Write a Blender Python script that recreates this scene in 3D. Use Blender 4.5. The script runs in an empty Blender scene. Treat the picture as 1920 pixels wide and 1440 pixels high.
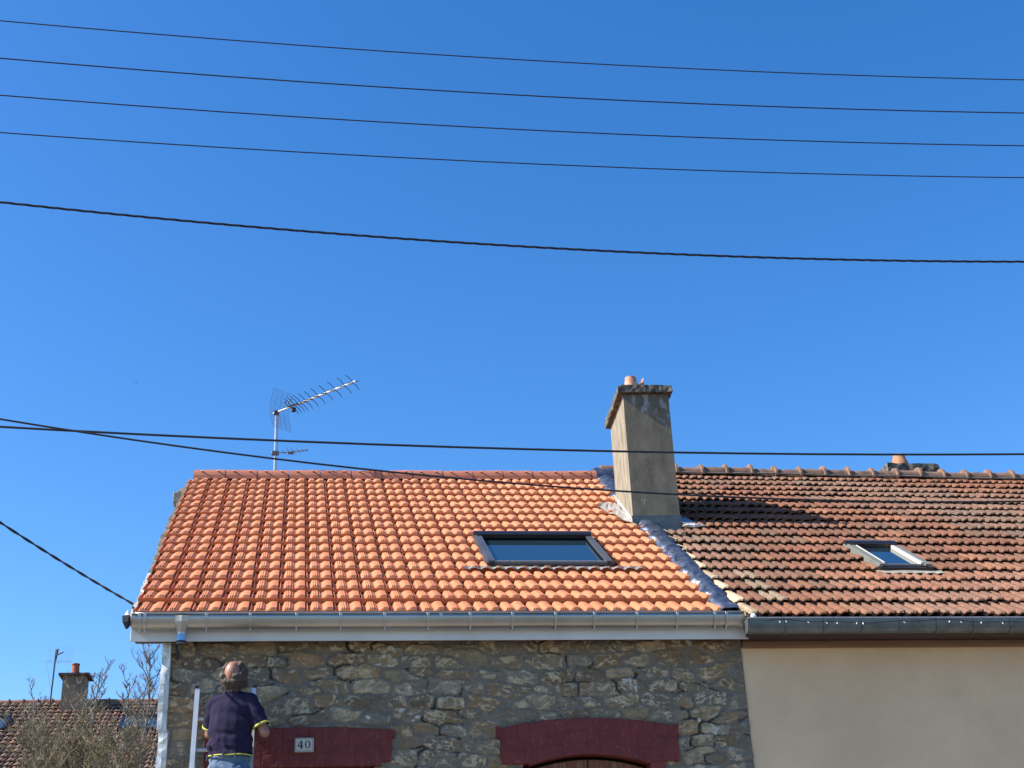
import bpy, bmesh, math, random
import numpy as np
from mathutils import Vector, Matrix
random.seed(11)
rng = np.random.default_rng(7)
scene = bpy.context.scene
C = scene.collection

# ------------------------------------------------------------------ camera
PITCH, YAW, ROLL = 0.4203, 0.1728, -0.0451
fw = Vector((math.sin(YAW)*math.cos(PITCH), math.cos(YAW)*math.cos(PITCH), math.sin(PITCH)))
rt = Vector((math.cos(YAW), -math.sin(YAW), 0)); up = rt.cross(fw)
r2 = math.cos(ROLL)*rt + math.sin(ROLL)*up
u2 = -math.sin(ROLL)*rt + math.cos(ROLL)*up
cd = bpy.data.cameras.new('camera'); cam = bpy.data.objects.new('camera', cd); C.objects.link(cam)
cam.matrix_world = Matrix(((r2.x, u2.x, -fw.x, 0), (r2.y, u2.y, -fw.y, 0), (r2.z, u2.z, -fw.z, 1.6), (0, 0, 0, 1)))
cd.sensor_width = 36; cd.lens = 2521.3/1920*36; cd.clip_end = 2000; cd.clip_start = .05
scene.camera = cam
# ------------------------------------------------------------------ sun and sky
SUN = Vector((-1.22, -0.05, 1.0)).normalized()
elev = math.asin(SUN.z); azim = math.atan2(SUN.x, SUN.y)
sd = bpy.data.lights.new('sun', 'SUN'); sd.energy = 5.0; sd.angle = math.radians(.5); sd.color = (1, .93, .82)
so = bpy.data.objects.new('sun', sd); C.objects.link(so)
so.rotation_mode = 'QUATERNION'; so.rotation_quaternion = SUN.to_track_quat('Z', 'Y'); so.location = (0, 0, 30)
w = bpy.data.worlds.new('World'); scene.world = w; w.use_nodes = True
nt = w.node_tree; nt.nodes.clear()
sky = nt.nodes.new('ShaderNodeTexSky'); sky.sky_type = 'NISHITA'; sky.sun_disc = False
sky.sun_elevation = elev; sky.sun_rotation = azim
sky.air_density = 1.0; sky.dust_density = 0.6; sky.ozone_density = 3.0; sky.altitude = 200
hs = nt.nodes.new('ShaderNodeHueSaturation'); hs.inputs['Saturation'].default_value = 1.33; hs.inputs['Hue'].default_value = .506
bg = nt.nodes.new('ShaderNodeBackground'); bg.inputs[1].default_value = 0.124
wo = nt.nodes.new('ShaderNodeOutputWorld')
nt.links.new(sky.outputs[0], hs.inputs['Color']); nt.links.new(hs.outputs[0], bg.inputs[0]); nt.links.new(bg.outputs[0], wo.inputs[0])
scene.view_settings.view_transform = 'Standard'; scene.view_settings.look = 'None'
scene.view_settings.exposure = .95; scene.view_settings.gamma = 1.0

# ------------------------------------------------------------------ helpers
def tag(o, label=None, cat=None, group=None, kind=None):
    if label: o['label'] = label
    if cat: o['category'] = cat
    if group: o['group'] = group
    if kind: o['kind'] = kind
    return o
def empty(name, loc, label, cat, group=None):
    o = bpy.data.objects.new(name, None); C.objects.link(o); o.location = loc; o.empty_display_size = .2
    return tag(o, label, cat, group)
def root_loc(p):
    l = Vector((0, 0, 0))
    while p is not None:
        l += Vector(p.location); p = p.parent
    return l
def obj(name, verts, faces, mat, parent=None, smooth=False, col=None, origin=None):
    """one mesh object; verts given in world metres"""
    V = np.asarray(verts, dtype=np.float64).reshape(-1, 3)
    base = np.array(root_loc(parent)) if parent else np.zeros(3)
    o_off = np.array(origin) - base if origin is not None else np.zeros(3)
    me = bpy.data.meshes.new(name)
    me.from_pydata((V - base - o_off).tolist(), [], [tuple(int(i) for i in f) for f in faces])
    if col is not None:
        a = me.attributes.new('Col', 'FLOAT_COLOR', 'POINT')
        c = np.ones((len(V), 4), dtype=np.float32); c[:, :3] = col
        a.data.foreach_set('color', c.ravel())
    if smooth:
        me.polygons.foreach_set('use_smooth', [True]*len(me.polygons))
    me.materials.append(mat); me.update()
    o = bpy.data.objects.new(name, me); C.objects.link(o); o.location = o_off
    if parent: o.parent = parent
    return o
class MB:
    """collects boxes, tubes and lathes into one mesh"""
    def __init__(s): s.v = []; s.f = []
    def add(s, v, f):
        n = len(s.v); s.v += [tuple(map(float, p)) for p in v]; s.f += [tuple(i+n for i in q) for q in f]; return s
    def box(s, a, b, bev=0.0, R=None, c=None):
        x0, y0, z0 = a; x1, y1, z1 = b
        bm = bmesh.new(); bmesh.ops.create_cube(bm, size=1)
        bmesh.ops.scale(bm, vec=(x1-x0, y1-y0, z1-z0), verts=bm.verts)
        if bev: bmesh.ops.bevel(bm, geom=bm.edges[:], offset=bev, segments=1, affect='EDGES')
        m = Vector(((x0+x1)/2, (y0+y1)/2, (z0+z1)/2))
        bm.verts.ensure_lookup_table(); vs = []
        for v in bm.verts:
            p = v.co + m
            if R is not None: p = R @ (p - Vector(c)) + Vector(c)
            vs.append(p[:])
        fs = [[v.index for v in f.verts] for f in bm.faces]; bm.free()
        return s.add(vs, fs)
    def tube(s, pts, r, n=8, cap=True):
        P = [Vector(p) for p in pts]; m = len(P)
        rr = r if hasattr(r, '__len__') else [r]*m
        ref = Vector((0, 0, 1)); vs = []; fs = []
        for i in range(m):
            t = (P[min(i+1, m-1)]-P[max(i-1, 0)]).normalized()
            a = t.cross(ref)
            if a.length < .15: a = t.cross(Vector((0, 1, 0)))
            a.normalize(); b = t.cross(a)
            for k in range(n):
                q = 2*math.pi*k/n; vs.append((P[i]+rr[i]*(math.cos(q)*a+math.sin(q)*b))[:])
        for i in range(m-1):
            for k in range(n):
                fs.append((i*n+k, i*n+(k+1) % n, (i+1)*n+(k+1) % n, (i+1)*n+k))
        if cap: fs.append(tuple(range(n))[::-1]); fs.append(tuple(range((m-1)*n, m*n)))
        return s.add(vs, fs)
    def lathe(s, c, prof, n=20, sx=1, sy=1, cap=True):
        vs = []; fs = []
        for r, z in prof:
            for k in range(n):
                q = 2*math.pi*k/n; vs.append((c[0]+r*sx*math.cos(q), c[1]+r*sy*math.sin(q), c[2]+z))
        for i in range(len(prof)-1):
            for k in range(n): fs.append((i*n+k, i*n+(k+1) % n, (i+1)*n+(k+1) % n, (i+1)*n+k))
        if cap: fs.append(tuple(range(n))[::-1]); fs.append(tuple(range((len(prof)-1)*n, len(prof)*n)))
        return s.add(vs, fs)
    def prism(s, poly, d):   # poly: list of 3D points (planar), extruded by vector d
        n = len(poly); d = Vector(d)
        vs = [tuple(p) for p in poly]+[(Vector(p)+d)[:] for p in poly]
        fs = [tuple(range(n)), tuple(range(2*n-1, n-1, -1))]+[(i, i+n, (i+1) % n+n, (i+1) % n) for i in range(n)]
        return s.add(vs, fs)
    def sweepx(s, prof, x0, x1, nx=1, close=False, dz=None):   # prof (y,z) swept along x
        xs = np.linspace(x0, x1, nx+1); n = len(prof); vs = []; fs = []
        for x in xs:
            q = dz(x) if dz else 0
            vs += [(x, y, z+q) for y, z in prof]
        for i in range(nx):
            for k in range(n if close else n-1):
                k2 = (k+1) % n; fs.append((i*n+k, i*n+k2, (i+1)*n+k2, (i+1)*n+k))
        return s.add(vs, fs)
    def build(s, name, mat, parent=None, smooth=False, origin=None):
        return obj(name, s.v, s.f, mat, parent, smooth, origin=origin)

def vnoise(x, z, scale, seed):
    r = np.random.default_rng(seed); N = 256; L = r.random((N, N))
    a = x/scale+1000.37; b = z/scale+1000.71
    i = np.floor(a).astype(int); j = np.floor(b).astype(int); fx = a-i; fz = b-j
    fx = fx*fx*(3-2*fx); fz = fz*fz*(3-2*fz); i %= N; j %= N; i1 = (i+1) % N; j1 = (j+1) % N
    return (L[i, j]*(1-fx)+L[i1, j]*fx)*(1-fz)+(L[i, j1]*(1-fx)+L[i1, j1]*fx)*fz
def fbm(x, z, scale, seed, o=4):
    t = 0; a = .5; w_ = 0
    for k in range(o):
        t = t+a*vnoise(x, z, scale/2**k, seed+17*k); w_ += a; a *= .55
    return t/w_

def mat(name, c1, c2=None, rough=.8, metal=0., nscale=8., bump=0., bscale=60., attr=False, spec=.5, stretch=None, nlo=.35, nhi=.65, rvar=0., coat=0.):
    m = bpy.data.materials.new(name); m.use_nodes = True; n = m.node_tree; L = n.links
    p = n.nodes['Principled BSDF']; p.inputs['Roughness'].default_value = rough; p.inputs['Metallic'].default_value = metal
    p.inputs['Specular IOR Level'].default_value = spec; p.inputs['Coat Weight'].default_value = coat
    tc = n.nodes.new('ShaderNodeTexCoord'); mp = n.nodes.new('ShaderNodeMapping')
    L.new(tc.outputs['Object'], mp.inputs[0])
    if stretch: mp.inputs['Scale'].default_value = stretch
    no = n.nodes.new('ShaderNodeTexNoise'); no.inputs['Scale'].default_value = nscale; no.inputs['Detail'].default_value = 7; no.inputs['Roughness'].default_value = .62
    L.new(mp.outputs[0], no.inputs['Vector'])
    ra = n.nodes.new('ShaderNodeValToRGB'); ra.color_ramp.elements[0].position = nlo; ra.color_ramp.elements[1].position = nhi
    c2 = c2 or c1
    ra.color_ramp.elements[0].color = (*c1, 1); ra.color_ramp.elements[1].color = (*c2, 1)
    L.new(no.outputs[0], ra.inputs[0]); out = ra.outputs[0]
    if attr:
        at = n.nodes.new('ShaderNodeAttribute'); at.attribute_name = 'Col'
        mx = n.nodes.new('ShaderNodeMix'); mx.data_type = 'RGBA'; mx.blend_type = 'MULTIPLY'; mx.inputs[0].default_value = 1
        L.new(out, mx.inputs[6]); L.new(at.outputs['Color'], mx.inputs[7]); out = mx.outputs[2]
    L.new(out, p.inputs['Base Color'])
    if rvar:
        mr = n.nodes.new('ShaderNodeMapRange'); mr.inputs[3].default_value = max(0, rough-rvar); mr.inputs[4].default_value = min(1, rough+rvar)
        L.new(no.outputs[0], mr.inputs[0]); L.new(mr.outputs[0], p.inputs['Roughness'])
    if bump:
        nb = n.nodes.new('ShaderNodeTexNoise'); nb.inputs['Scale'].default_value = bscale; nb.inputs['Detail'].default_value = 5
        L.new(mp.outputs[0], nb.inputs['Vector'])
        bu = n.nodes.new('ShaderNodeBump'); bu.inputs['Strength'].default_value = 1; bu.inputs['Distance'].default_value = bump
        L.new(nb.outputs[0], bu.inputs['Height']); L.new(bu.outputs[0], p.inputs['Normal'])
    return m

M = {}
M['tile_new'] = mat('new_clay', (.90, .88, .85), (1, 1, 1), rough=.72, nscale=14, attr=True, bump=.0006, bscale=200)
M['ridge_new'] = mat('new_ridge_clay', (.34, .12, .065), (.42, .155, .085), rough=.65, nscale=5, bump=.0006, bscale=150)
M['tile_old'] = mat('old_clay', (.62, .60, .56), (1.12, 1.1, 1.08), rough=.9, nscale=22, attr=True, bump=.002, bscale=90, nlo=.32, nhi=.6)
M['ridge_old'] = mat('old_ridge_clay', (.09, .058, .042), (.27, .15, .10), rough=.9, nscale=9, bump=.004, bscale=60)
M['zinc_new'] = mat('new_zinc', (.40, .39, .365), (.50, .49, .46), rough=.40, metal=1, nscale=3, rvar=.1, bump=.0008, bscale=7, stretch=(.6, 1, 1))
M['zinc_old'] = mat('weathered_zinc', (.10, .115, .12), (.17, .185, .19), rough=.42, metal=.55, nscale=6, bump=.001, bscale=20)
M['zinc_light'] = mat('light_zinc', (.30, .31, .30), (.64, .65, .63), rough=.45, metal=.4, nscale=11, bump=.006, bscale=16, nlo=.3, nhi=.55)
M['fascia'] = mat('fascia_coated', (.58, .575, .58), (.66, .655, .655), rough=.35, nscale=3)
M['lead'] = mat('lead', (.038, .050, .082), (.12, .145, .20), rough=.38, metal=.5, nscale=12, bump=.008, bscale=26, rvar=.12)
M['chimney'] = mat('chimney_render', (.10, .09, .068), (.165, .15, .112), rough=.95, nscale=7, bump=.004, bscale=120, stretch=(1, 1, .45))
M['cap'] = mat('lichen_concrete', (.05, .046, .042), (.24, .22, .18), rough=.98, nscale=17, bump=.012, bscale=45, nlo=.42, nhi=.72)
M['pot'] = mat('terracotta_pot', (.34, .13, .07), (.55, .36, .27), rough=.8, nscale=10, bump=.003, bscale=40)
M['pot_orange'] = mat('orange_pot', (.34, .135, .06), (.40, .20, .11), rough=.8, nscale=8, bump=.003, bscale=40)
M['stone'] = mat('rubble_stone', (.78, .78, .78), (1.15, 1.15, 1.15), rough=.93, nscale=40, attr=True, bump=.004, bscale=110)
M['stucco'] = mat('beige_stucco', (.665, .47, .295), (.75, .54, .345), rough=.95, nscale=1.7, bump=.006, bscale=150)
M['red'] = mat('dark_red_paint', (.125, .015, .014), (.17, .023, .020), rough=.7, nscale=9, attr=True, bump=.003, bscale=60)
M['dark_wood'] = mat('dark_brown_wood', (.035, .018, .014), (.06, .03, .022), rough=.7, nscale=6, stretch=(.3, 1, 6))
M['brown_wood'] = mat('brown_wood', (.17, .085, .05), (.23, .12, .07), rough=.75, nscale=5, stretch=(.4, 1, 6), bump=.001, bscale=40)
M['shutter'] = mat('worn_shutter_wood', (.16, .055, .028), (.30, .20, .14), rough=.7, nscale=14, stretch=(3, 1, .35), bump=.002, bscale=30, nlo=.5, nhi=.75)
M['dark'] = mat('dark_gap', (.012, .011, .012), rough=.9)
M['frame'] = mat('window_frame_grey', (.07, .073, .085), (.10, .103, .115), rough=.4, nscale=3, metal=.3)
M['frame_dark'] = mat('window_frame_dark', (.012, .011, .012), (.02, .018, .02), rough=.35, nscale=3)
M['frame_old'] = mat('old_window_frame', (.16, .165, .145), (.22, .225, .20), rough=.5, nscale=6, metal=.2)
M['cream'] = mat('cream_metal', (.30, .265, .20), (.40, .36, .28), rough=.5, nscale=6)
M['alu'] = mat('aluminium', (.60, .61, .60), (.72, .72, .70), rough=.4, metal=.45, nscale=8, bump=.0006, bscale=30)
M['wire'] = mat('black_cable', (.010, .011, .018), (.016, .017, .024), rough=.55, nscale=30)
M['galv'] = mat('galvanised_steel', (.42, .43, .44), (.55, .56, .56), rough=.4, metal=.7, nscale=30)
M['plastic_dark'] = mat('dark_plastic', (.012, .016, .03), (.02, .022, .035), rough=.5, nscale=20)
M['white'] = mat('white_enamel', (.50, .47, .40), (.58, .545, .47), rough=.35, nscale=12)
M['ink'] = mat('black_enamel', (.01, .01, .012), rough=.4)
M['mortar'] = mat('verge_mortar', (.20, .16, .125), (.50, .44, .38), rough=.95, nscale=22, attr=True, bump=.012, bscale=50)
M['bluefilm'] = mat('blue_film', (.16, .36, .66), (.24, .46, .74), rough=.35, nscale=20)
M['ground'] = mat('asphalt', (.095, .088, .078), (.14, .13, .115), rough=.9, nscale=1.5, bump=.004, bscale=90)
M['pave'] = mat('paving_concrete', (.24, .205, .165), (.31, .27, .22), rough=.9, nscale=2.5, bump=.003, bscale=70)
M['bulb'] = mat('white_bulb', (.8, .82, .84), rough=.25)

def glass(name, c):
    m = bpy.data.materials.new(name); m.use_nodes = True; p = m.node_tree.nodes['Principled BSDF']
    p.inputs['Base Color'].default_value = (*c, 1); p.inputs['Roughness'].default_value = .03; p.inputs['IOR'].default_value = 1.55
    p.inputs['Coat Weight'].default_value = .6; p.inputs['Coat Roughness'].default_value = .02
    return m
M['glass'] = glass('skylight_glass', (.012, .03, .045))

# ------------------------------------------------------------------ ground
def sheet(name, x0, x1, y0, y1, z, m):
    o = obj(name, [(x0, y0, z), (x1, y0, z), (x1, y1, z), (x0, y1, z)], [(0, 1, 2, 3)], m); return tag(o, kind='structure')
sheet('ground', -600, 600, -600, 900, -.12, mat('grass_ground', (.06, .075, .03), (.11, .10, .05), rough=.95, nscale=.6, bump=.02, bscale=9))
sheet('road', -300, 300, -2.5, 8.6, -.115, M['ground'])
pv = MB().box((-40, 8.6, -.3), (40, 12.0, .0), .01).build('pavement', M['pave']); tag(pv, kind='structure')

# ------------------------------------------------------------------ tile fields
def tiles(name, parent, m, P, x0, w_, ncol, rows, prof, T, colf, skip, us, hump, ds=None, jit=.0012, tilt=.004, lip=.020, fl_=.10, base=.004, shell=0., jx=.0, rowx=None):
    """interlocking clay tiles: rows = list of slope positions of the lower edges (last = top limit)"""
    us = np.asarray(us); nu = len(us); V = []; F = []; K = []
    pf = np.array([prof(u) for u in us]); dsv = np.array([ds(u) if ds else 0. for u in us])
    for r in range(len(rows)-1):
        s0 = rows[r]; h = rows[r+1]-s0
        for c in range(ncol):
            xa = x0+c*w_+(rowx[r] if rowx is not None else 0)+random.uniform(-jx, jx); dz = random.gauss(0, jit); tl = random.gauss(0, tilt); dss = random.gauss(0, jit*2.2)
            x = xa+us*w_
            Tt = T(r) if callable(T) else T
            bz = (Tt+pf-shell+dz) if shell else np.full(nu, base+dz)
            lay = [(np.full(nu, .08 if shell else .05), bz-(.012 if shell else 0)), (dsv*1., bz),
                   (dsv*1., Tt+pf*fl_-.002+dz), (dsv+lip, Tt*(1-lip/h)+pf+dz),
                   (np.full(nu, .5*h), Tt*.5+pf+dz*.5), (np.full(nu, h+.05), pf-Tt*.05/h)]
            col = colf(r, c, xa, s0)
            n = len(V)
            for j, (s, z) in enumerate(lay):
                ss = s0+s+dss; zz = z+tl*(us-.5)*.6
                for k in range(nu): V.append((x[k], ss[k], zz[k])); K.append(col if j > 1 else tuple(.9*q for q in col))  # front base and underside coloured a little darker, shade painted in
            for j in range(len(lay)-1):
                for k in range(nu-1):
                    xm = (x[k]+x[k+1])/2; sm = s0+(lay[j][0][k]+lay[j+1][0][k])/2
                    if skip and skip(xm, sm): continue
                    F.append((n+j*nu+k, n+j*nu+k+1, n+(j+1)*nu+k+1, n+(j+1)*nu+k))
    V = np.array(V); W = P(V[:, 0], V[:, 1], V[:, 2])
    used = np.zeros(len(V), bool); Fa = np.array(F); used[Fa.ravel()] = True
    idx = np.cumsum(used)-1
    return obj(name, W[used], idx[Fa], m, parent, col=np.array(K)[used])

# new roof plane
A1 = .5526; CA, SA = math.cos(A1), math.sin(A1); Y1, Z1 = 11.917, 4.685
def tw(x, s): return (s/6.17)*(-.045+.0135*(x+1.3765)) 
def P1(x, s, z):
    return np.stack([x, Y1+s*CA-z*SA, Z1+s*SA+z*CA+tw(x, s)], -1)
def p1(x, s, z=0.): return tuple(P1(np.array([x]), np.array([s]), np.array([z]))[0])
# old roof plane
A2 = math.radians(31.5); CB, SB = math.cos(A2), math.sin(A2); Y2, Z2 = 11.75, 4.60
def P2(x, s, z): return np.stack([x, Y2+s*CB-z*SB, Z2+s*SB+z*CB], -1)
def p2(x, s, z=0.): return tuple(P2(np.array([x]), np.array([s]), np.array([z]))[0])

def interp(pts):
    a = [p[0] for p in pts]; b = [p[1] for p in pts]
    return lambda u: float(np.interp(u, a, b))
_pn = [(0, -.002), (.02, .010), (.05, .010), (.065, -.009), (.17, -.009), (.19, .006), (.22, .018), (.26, .026), (.29, .023), (.33, .0275), (.37, .0235), (.41, .0265), (.45, .022), (.475, .014), (.495, .017), (.52, .013), (.545, .006), (.60, .006), (.65, .014), (.71, .024), (.77, .029), (.85, .029), (.92, .027), (.955, .026), (.965, -.002), (1, -.002)]
prof_new = interp(_pn); us_new = [p[0] for p in _pn]

# ================================================================== stone house
house = empty('stone_house', (1.5, 12.3, 0), 'rubble stone house with bright new orange clay roof, long silver gutter and number 40', 'house')
roof = MB()
for (a, b) in [(-1.36, 4.12)]:
    roof.add([p1(a, -.05, -.03), p1(b, -.05, -.03), p1(b, 6.2, -.03), p1(a, 6.2, -.03)], [(0, 1, 2, 3)])
    yb = Y1+2*6.2*CA
    roof.add([p1(a, 6.2, -.03), p1(b, 6.2, -.03), (b, yb, Z1), (a, yb, Z1)], [(0, 1, 2, 3)])
roofo = roof.build('roof', mat('roof_boards', (.10, .06, .04), rough=.9), house)
SKY1 = (1.955, 3.345, 1.48, 2.73)
def xl(s): return 3.955+.024*s      # left edge of the lead strip
def xr(s): return 4.165+.033*s       # right edge of the lead strip
def skip_new(x, s):
    if x > xl(s)+.03: return True
    if SKY1[0] < x < SKY1[1] and SKY1[2] < s < SKY1[3]: return True
    if x > 3.72 and 3.36 < s < 4.62 and x > 3.72+.0*s: return x > 3.98-(s-3.3)*.19
    return False
def col_new(r, c, x, s):
    q = random.gauss(0, 1)*.014; g = .53+q; warm = random.gauss(0, .010)
    fade = .018*(r/16)     # slightly paler towards the ridge
    return (g+fade*.5, g*.345+warm*.4+fade, g*.145+warm*.2+fade*.8)
rows_new = [i*.363 for i in range(18)]
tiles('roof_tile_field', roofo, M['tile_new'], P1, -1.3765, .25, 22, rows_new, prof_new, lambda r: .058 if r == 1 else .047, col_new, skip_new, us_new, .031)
roofo.children[0]['label'] = 'bright orange new clay tiles in straight rows'

# ridge caps (new)
def ridge_seg(mb, x0, x1, yc, z0, z1, R, n=12, flare=0.):
    vs = []; fs = []
    st = [(x0, 0), (x1-.035, 0), (x1-.03, flare), (x1, flare)] if flare else [(x0, 0), (x1, 0.004)]
    for (x, fl) in st:
        z = z0+(z1-z0)*(x-x0)/(x1-x0)
        for k in range(n+1):
            q = math.pi*(k/n)*1.0
            rr = R+fl
            vs.append((x, yc-rr*1.12*math.cos(q), z+rr*1.28*math.sin(q)**.8-.062))
    m = n+1
    for i in range(len(st)-1):
        for k in range(n): fs.append((i*m+k, i*m+k+1, (i+1)*m+k+1, (i+1)*m+k))
    fs.append(tuple(range(m))); fs.append(tuple(range((len(st)-1)*m, len(st)*m))[::-1])
    mb.add(vs, fs)
rc = MB(); yr = Y1+6.17*CA+.03
def ridge_z(x): return Z1+6.17*SA+tw(x, 6.17)+.035
x = -1.335; k = 0
while x < 4.05:
    x2 = min(x+.413, 4.12)
    ridge_seg(rc, x+.004, x2-.003, yr, ridge_z(x)+.004*math.sin(k*2.1), ridge_z(x2)+.004*math.sin(k*2.1+1), .128)
    for f in (.28, .78):
        xx = x+f*.413
        if xx < 4.08:
            rc.tube([(xx-.012, yr-.12, ridge_z(xx)+.055), (xx+.02, yr-.155, ridge_z(xx)+.045)], [.013, .007], 6)
    x = x2; k += 1
    if k > 13: break
rc.build('ridge_cap', M['ridge_new'], roofo)
MB().tube([(x_, yr+.02, ridge_z(x_)-.028) for x_ in np.linspace(-1.32, 4.1, 12)], .086, 12).build('ridge_bedding', mat('dark_bedding', (.06, .03, .02), rough=.95), roofo)
# lead strip between the roofs, dressed over the tiles in wrinkled steps
ns, nx = 220, 22; V = []; F = []
for i in range(ns+1):
    s = -.03+6.65*i/ns
    a_ = xl(s)-.012+.022*(math.sin(s*2*math.pi/.363)) + .012*math.sin(s*31); b_ = xr(s)+.01+.01*math.sin(s*13)
    for j in range(nx+1):
        f = j/nx; xx = a_+(b_-a_)*f
        edge = min(1, .35+f*4, (1-f)*6)
        z = .014+.046*edge+.024*math.sin(math.pi*f*1.1)+.022*(vnoise(np.array([xx*1.]), np.array([s]), .055, 5)[0]-.5)+.03*(vnoise(np.array([xx]), np.array([s]), .14, 9)[0]-.5)
        z += .018*max(0, math.sin(s*2*math.pi/.363+.8))*(1-f)
        if j == 0: z = .035
        V.append((xx, s, z))
V = np.array(V); W = P1(V[:, 0], V[:, 1], V[:, 2])
m_ = nx+1
for i in range(ns):
    for j in range(nx): F.append((i*m_+j, i*m_+j+1, (i+1)*m_+j+1, (i+1)*m_+j))
obj('lead_flashing', W, F, M['lead'], roofo, smooth=True)
lf = MB()
ridge_seg(lf, 4.11, 4.43, yr+.01, ridge_z(4.1)+.012, ridge_z(4.4)+.02, .142)
lf.build('ridge_flashing', M['lead'], roofo)
# verge at the left gable: ragged mortar
V = []; F = []; K = []; n_ = 120
for i in range(n_+1):
    s = -.04+6.1*i/n_
    o_ = random.uniform(0, .018)+(.016 if s > 2.2 else .0)+(.016 if 2.5 < s < 4.3 else 0)+ (.05 if 5.3 < s < 5.55 else 0)
    o_ += .014*max(0, math.sin(s*7.1))**3
    zt = .03+random.uniform(-.012, .02) if s < 2 else random.uniform(.0, .03)
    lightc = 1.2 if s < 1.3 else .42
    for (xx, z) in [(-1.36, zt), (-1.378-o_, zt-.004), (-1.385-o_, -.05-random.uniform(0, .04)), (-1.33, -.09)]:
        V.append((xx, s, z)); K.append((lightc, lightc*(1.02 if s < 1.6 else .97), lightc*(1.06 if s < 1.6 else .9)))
V = np.array(V)
for i in range(n_):
    for j in range(3): F.append((i*4+j, i*4+j+1, (i+1)*4+j+1, (i+1)*4+j))
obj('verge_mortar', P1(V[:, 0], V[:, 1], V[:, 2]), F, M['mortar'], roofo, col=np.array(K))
MB().box(p1(-1.52, 5.28, -.11), tuple(np.array(p1(-1.33, 5.28, -.11))+np.array([.0, .22, .13])), .006).build('purlin_end', mat('weathered_wood', (.26, .20, .15), (.42, .35, .28), rough=.9, nscale=20), roofo)

# fascia board + soffit
fz0, fz1 = 4.462, 4.60
fm = MB(); fm.box((-1.385, 11.925, fz0), (4.214, 11.945, 4.66), .003)
fm.build('fascia_board', M['fascia'], house)
MB().box((-1.36, 11.947, fz0+.030), (4.19, 12.14, fz0+.05)).build('soffit', M['dark_wood'], house)
# gutter
gy, gr = 11.845, .075
def gz(x): return 4.668+.0017*(x+1.36)
prof = [(gy-gr, .0)]+[(gy-gr*math.cos(math.pi*k/14), -gr*1.62*math.sin(math.pi*k/14)**.85) for k in range(0, 15)]+[(gy+gr, .02)]
gm = MB()
gm.sweepx([(y, z) for y, z in prof], -1.365, 4.16, 60, dz=gz)
gm.sweepx([(y*1.+( -.0025 if y < gy else .0025), z-.0025) for y, z in prof], -1.365, 4.16, 60, dz=gz)
for xx in (-1.366, 4.161):
    gm.add([(xx, y, z+gz(xx)) for y, z in prof], [tuple(range(len(prof)))])
gm.tube([(x_, gy-gr-.004, gz(x_)+.002) for x_ in np.linspace(-1.367, 4.162, 40)], .0085, 8)
for xx in (1.30,): gm.sweepx([(y+(-.005 if y < gy else .005), z-.005) for y, z in prof[1:-1]], xx, xx+.03, 1, dz=gz)
gut = gm.build('gutter', M['zinc_new'], house, smooth=True)
def bracket(xc):
    b = MB(); pr_ = [(gy-(gr+.007)*math.cos(math.pi*k/14), -(gr*1.62+.007)*math.sin(math.pi*k/14)**.85) for k in range(0, 12)]
    b.sweepx(pr_, xc-.012, xc+.012, 1, dz=gz); b.sweepx([(y-.003, z-.003) for y, z in pr_], xc-.012, xc+.012, 1, dz=gz)
    b.box((xc-.005, gy-.035, gz(xc)-.150), (xc+.005, gy-.022, gz(xc)-.118), .001)
    b.box((xc-.013, gy-gr-.016, gz(xc)-.022), (xc+.013, gy-gr-.006, gz(xc)+.004), .002)
    return b
b0 = bracket(-.36).build('gutter_bracket', M['zinc_new'], gut, origin=(-.36, gy, gz(-.36)))
for xx in [-1.30, -1.255, -.735, .04, .425, .815, 1.20, 1.58, 1.965, 2.36, 2.72, 3.12, 3.50, 3.86, 3.97]:
    c_ = b0.copy(); C.objects.link(c_); c_.parent = gut; c_.location = Vector(b0.location)+Vector((xx+.36, 0, gz(xx)-gz(-.36)))
ou = MB(); xc = -.945
ou.lathe((xc, gy-.012, 4.50), [(.040, 0), (.043, .015), (.080, .10), (.088, .15)], 8, sx=1.0, sy=1.0, cap=False)
ou.lathe((xc, gy-.012, 4.415), [(.041, 0), (.041, .10)], 20, cap=False)
ou.build('gutter_outlet', M['zinc_new'], gut)
MB().lathe((xc, gy-.012, 4.435), [(.0435, 0), (.0435, .058), (.041, .06)], 20, cap=False).build('blue_tape', M['bluefilm'], gut)
MB().lathe((xc, gy-.012, 4.418), [(.042, 0), (.045, .004), (.045, .022), (.042, .024)], 20, cap=True).build('outlet_collar', M['plastic_dark'], gut)
# small dark fitting sticking out past the left end of the gutter
MB().lathe((-1.425, 11.95, 4.60), [(.012, -.02), (.045, .035), (.052, .085), (.03, .098)], 5, sx=1).build('eaves_fitting', M['plastic_dark'], house)
MB().lathe((-1.425, 11.95, 4.698), [(.03, 0), (.004, .045)], 5).build('fitting_tip', M['zinc_light'], house)

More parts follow.
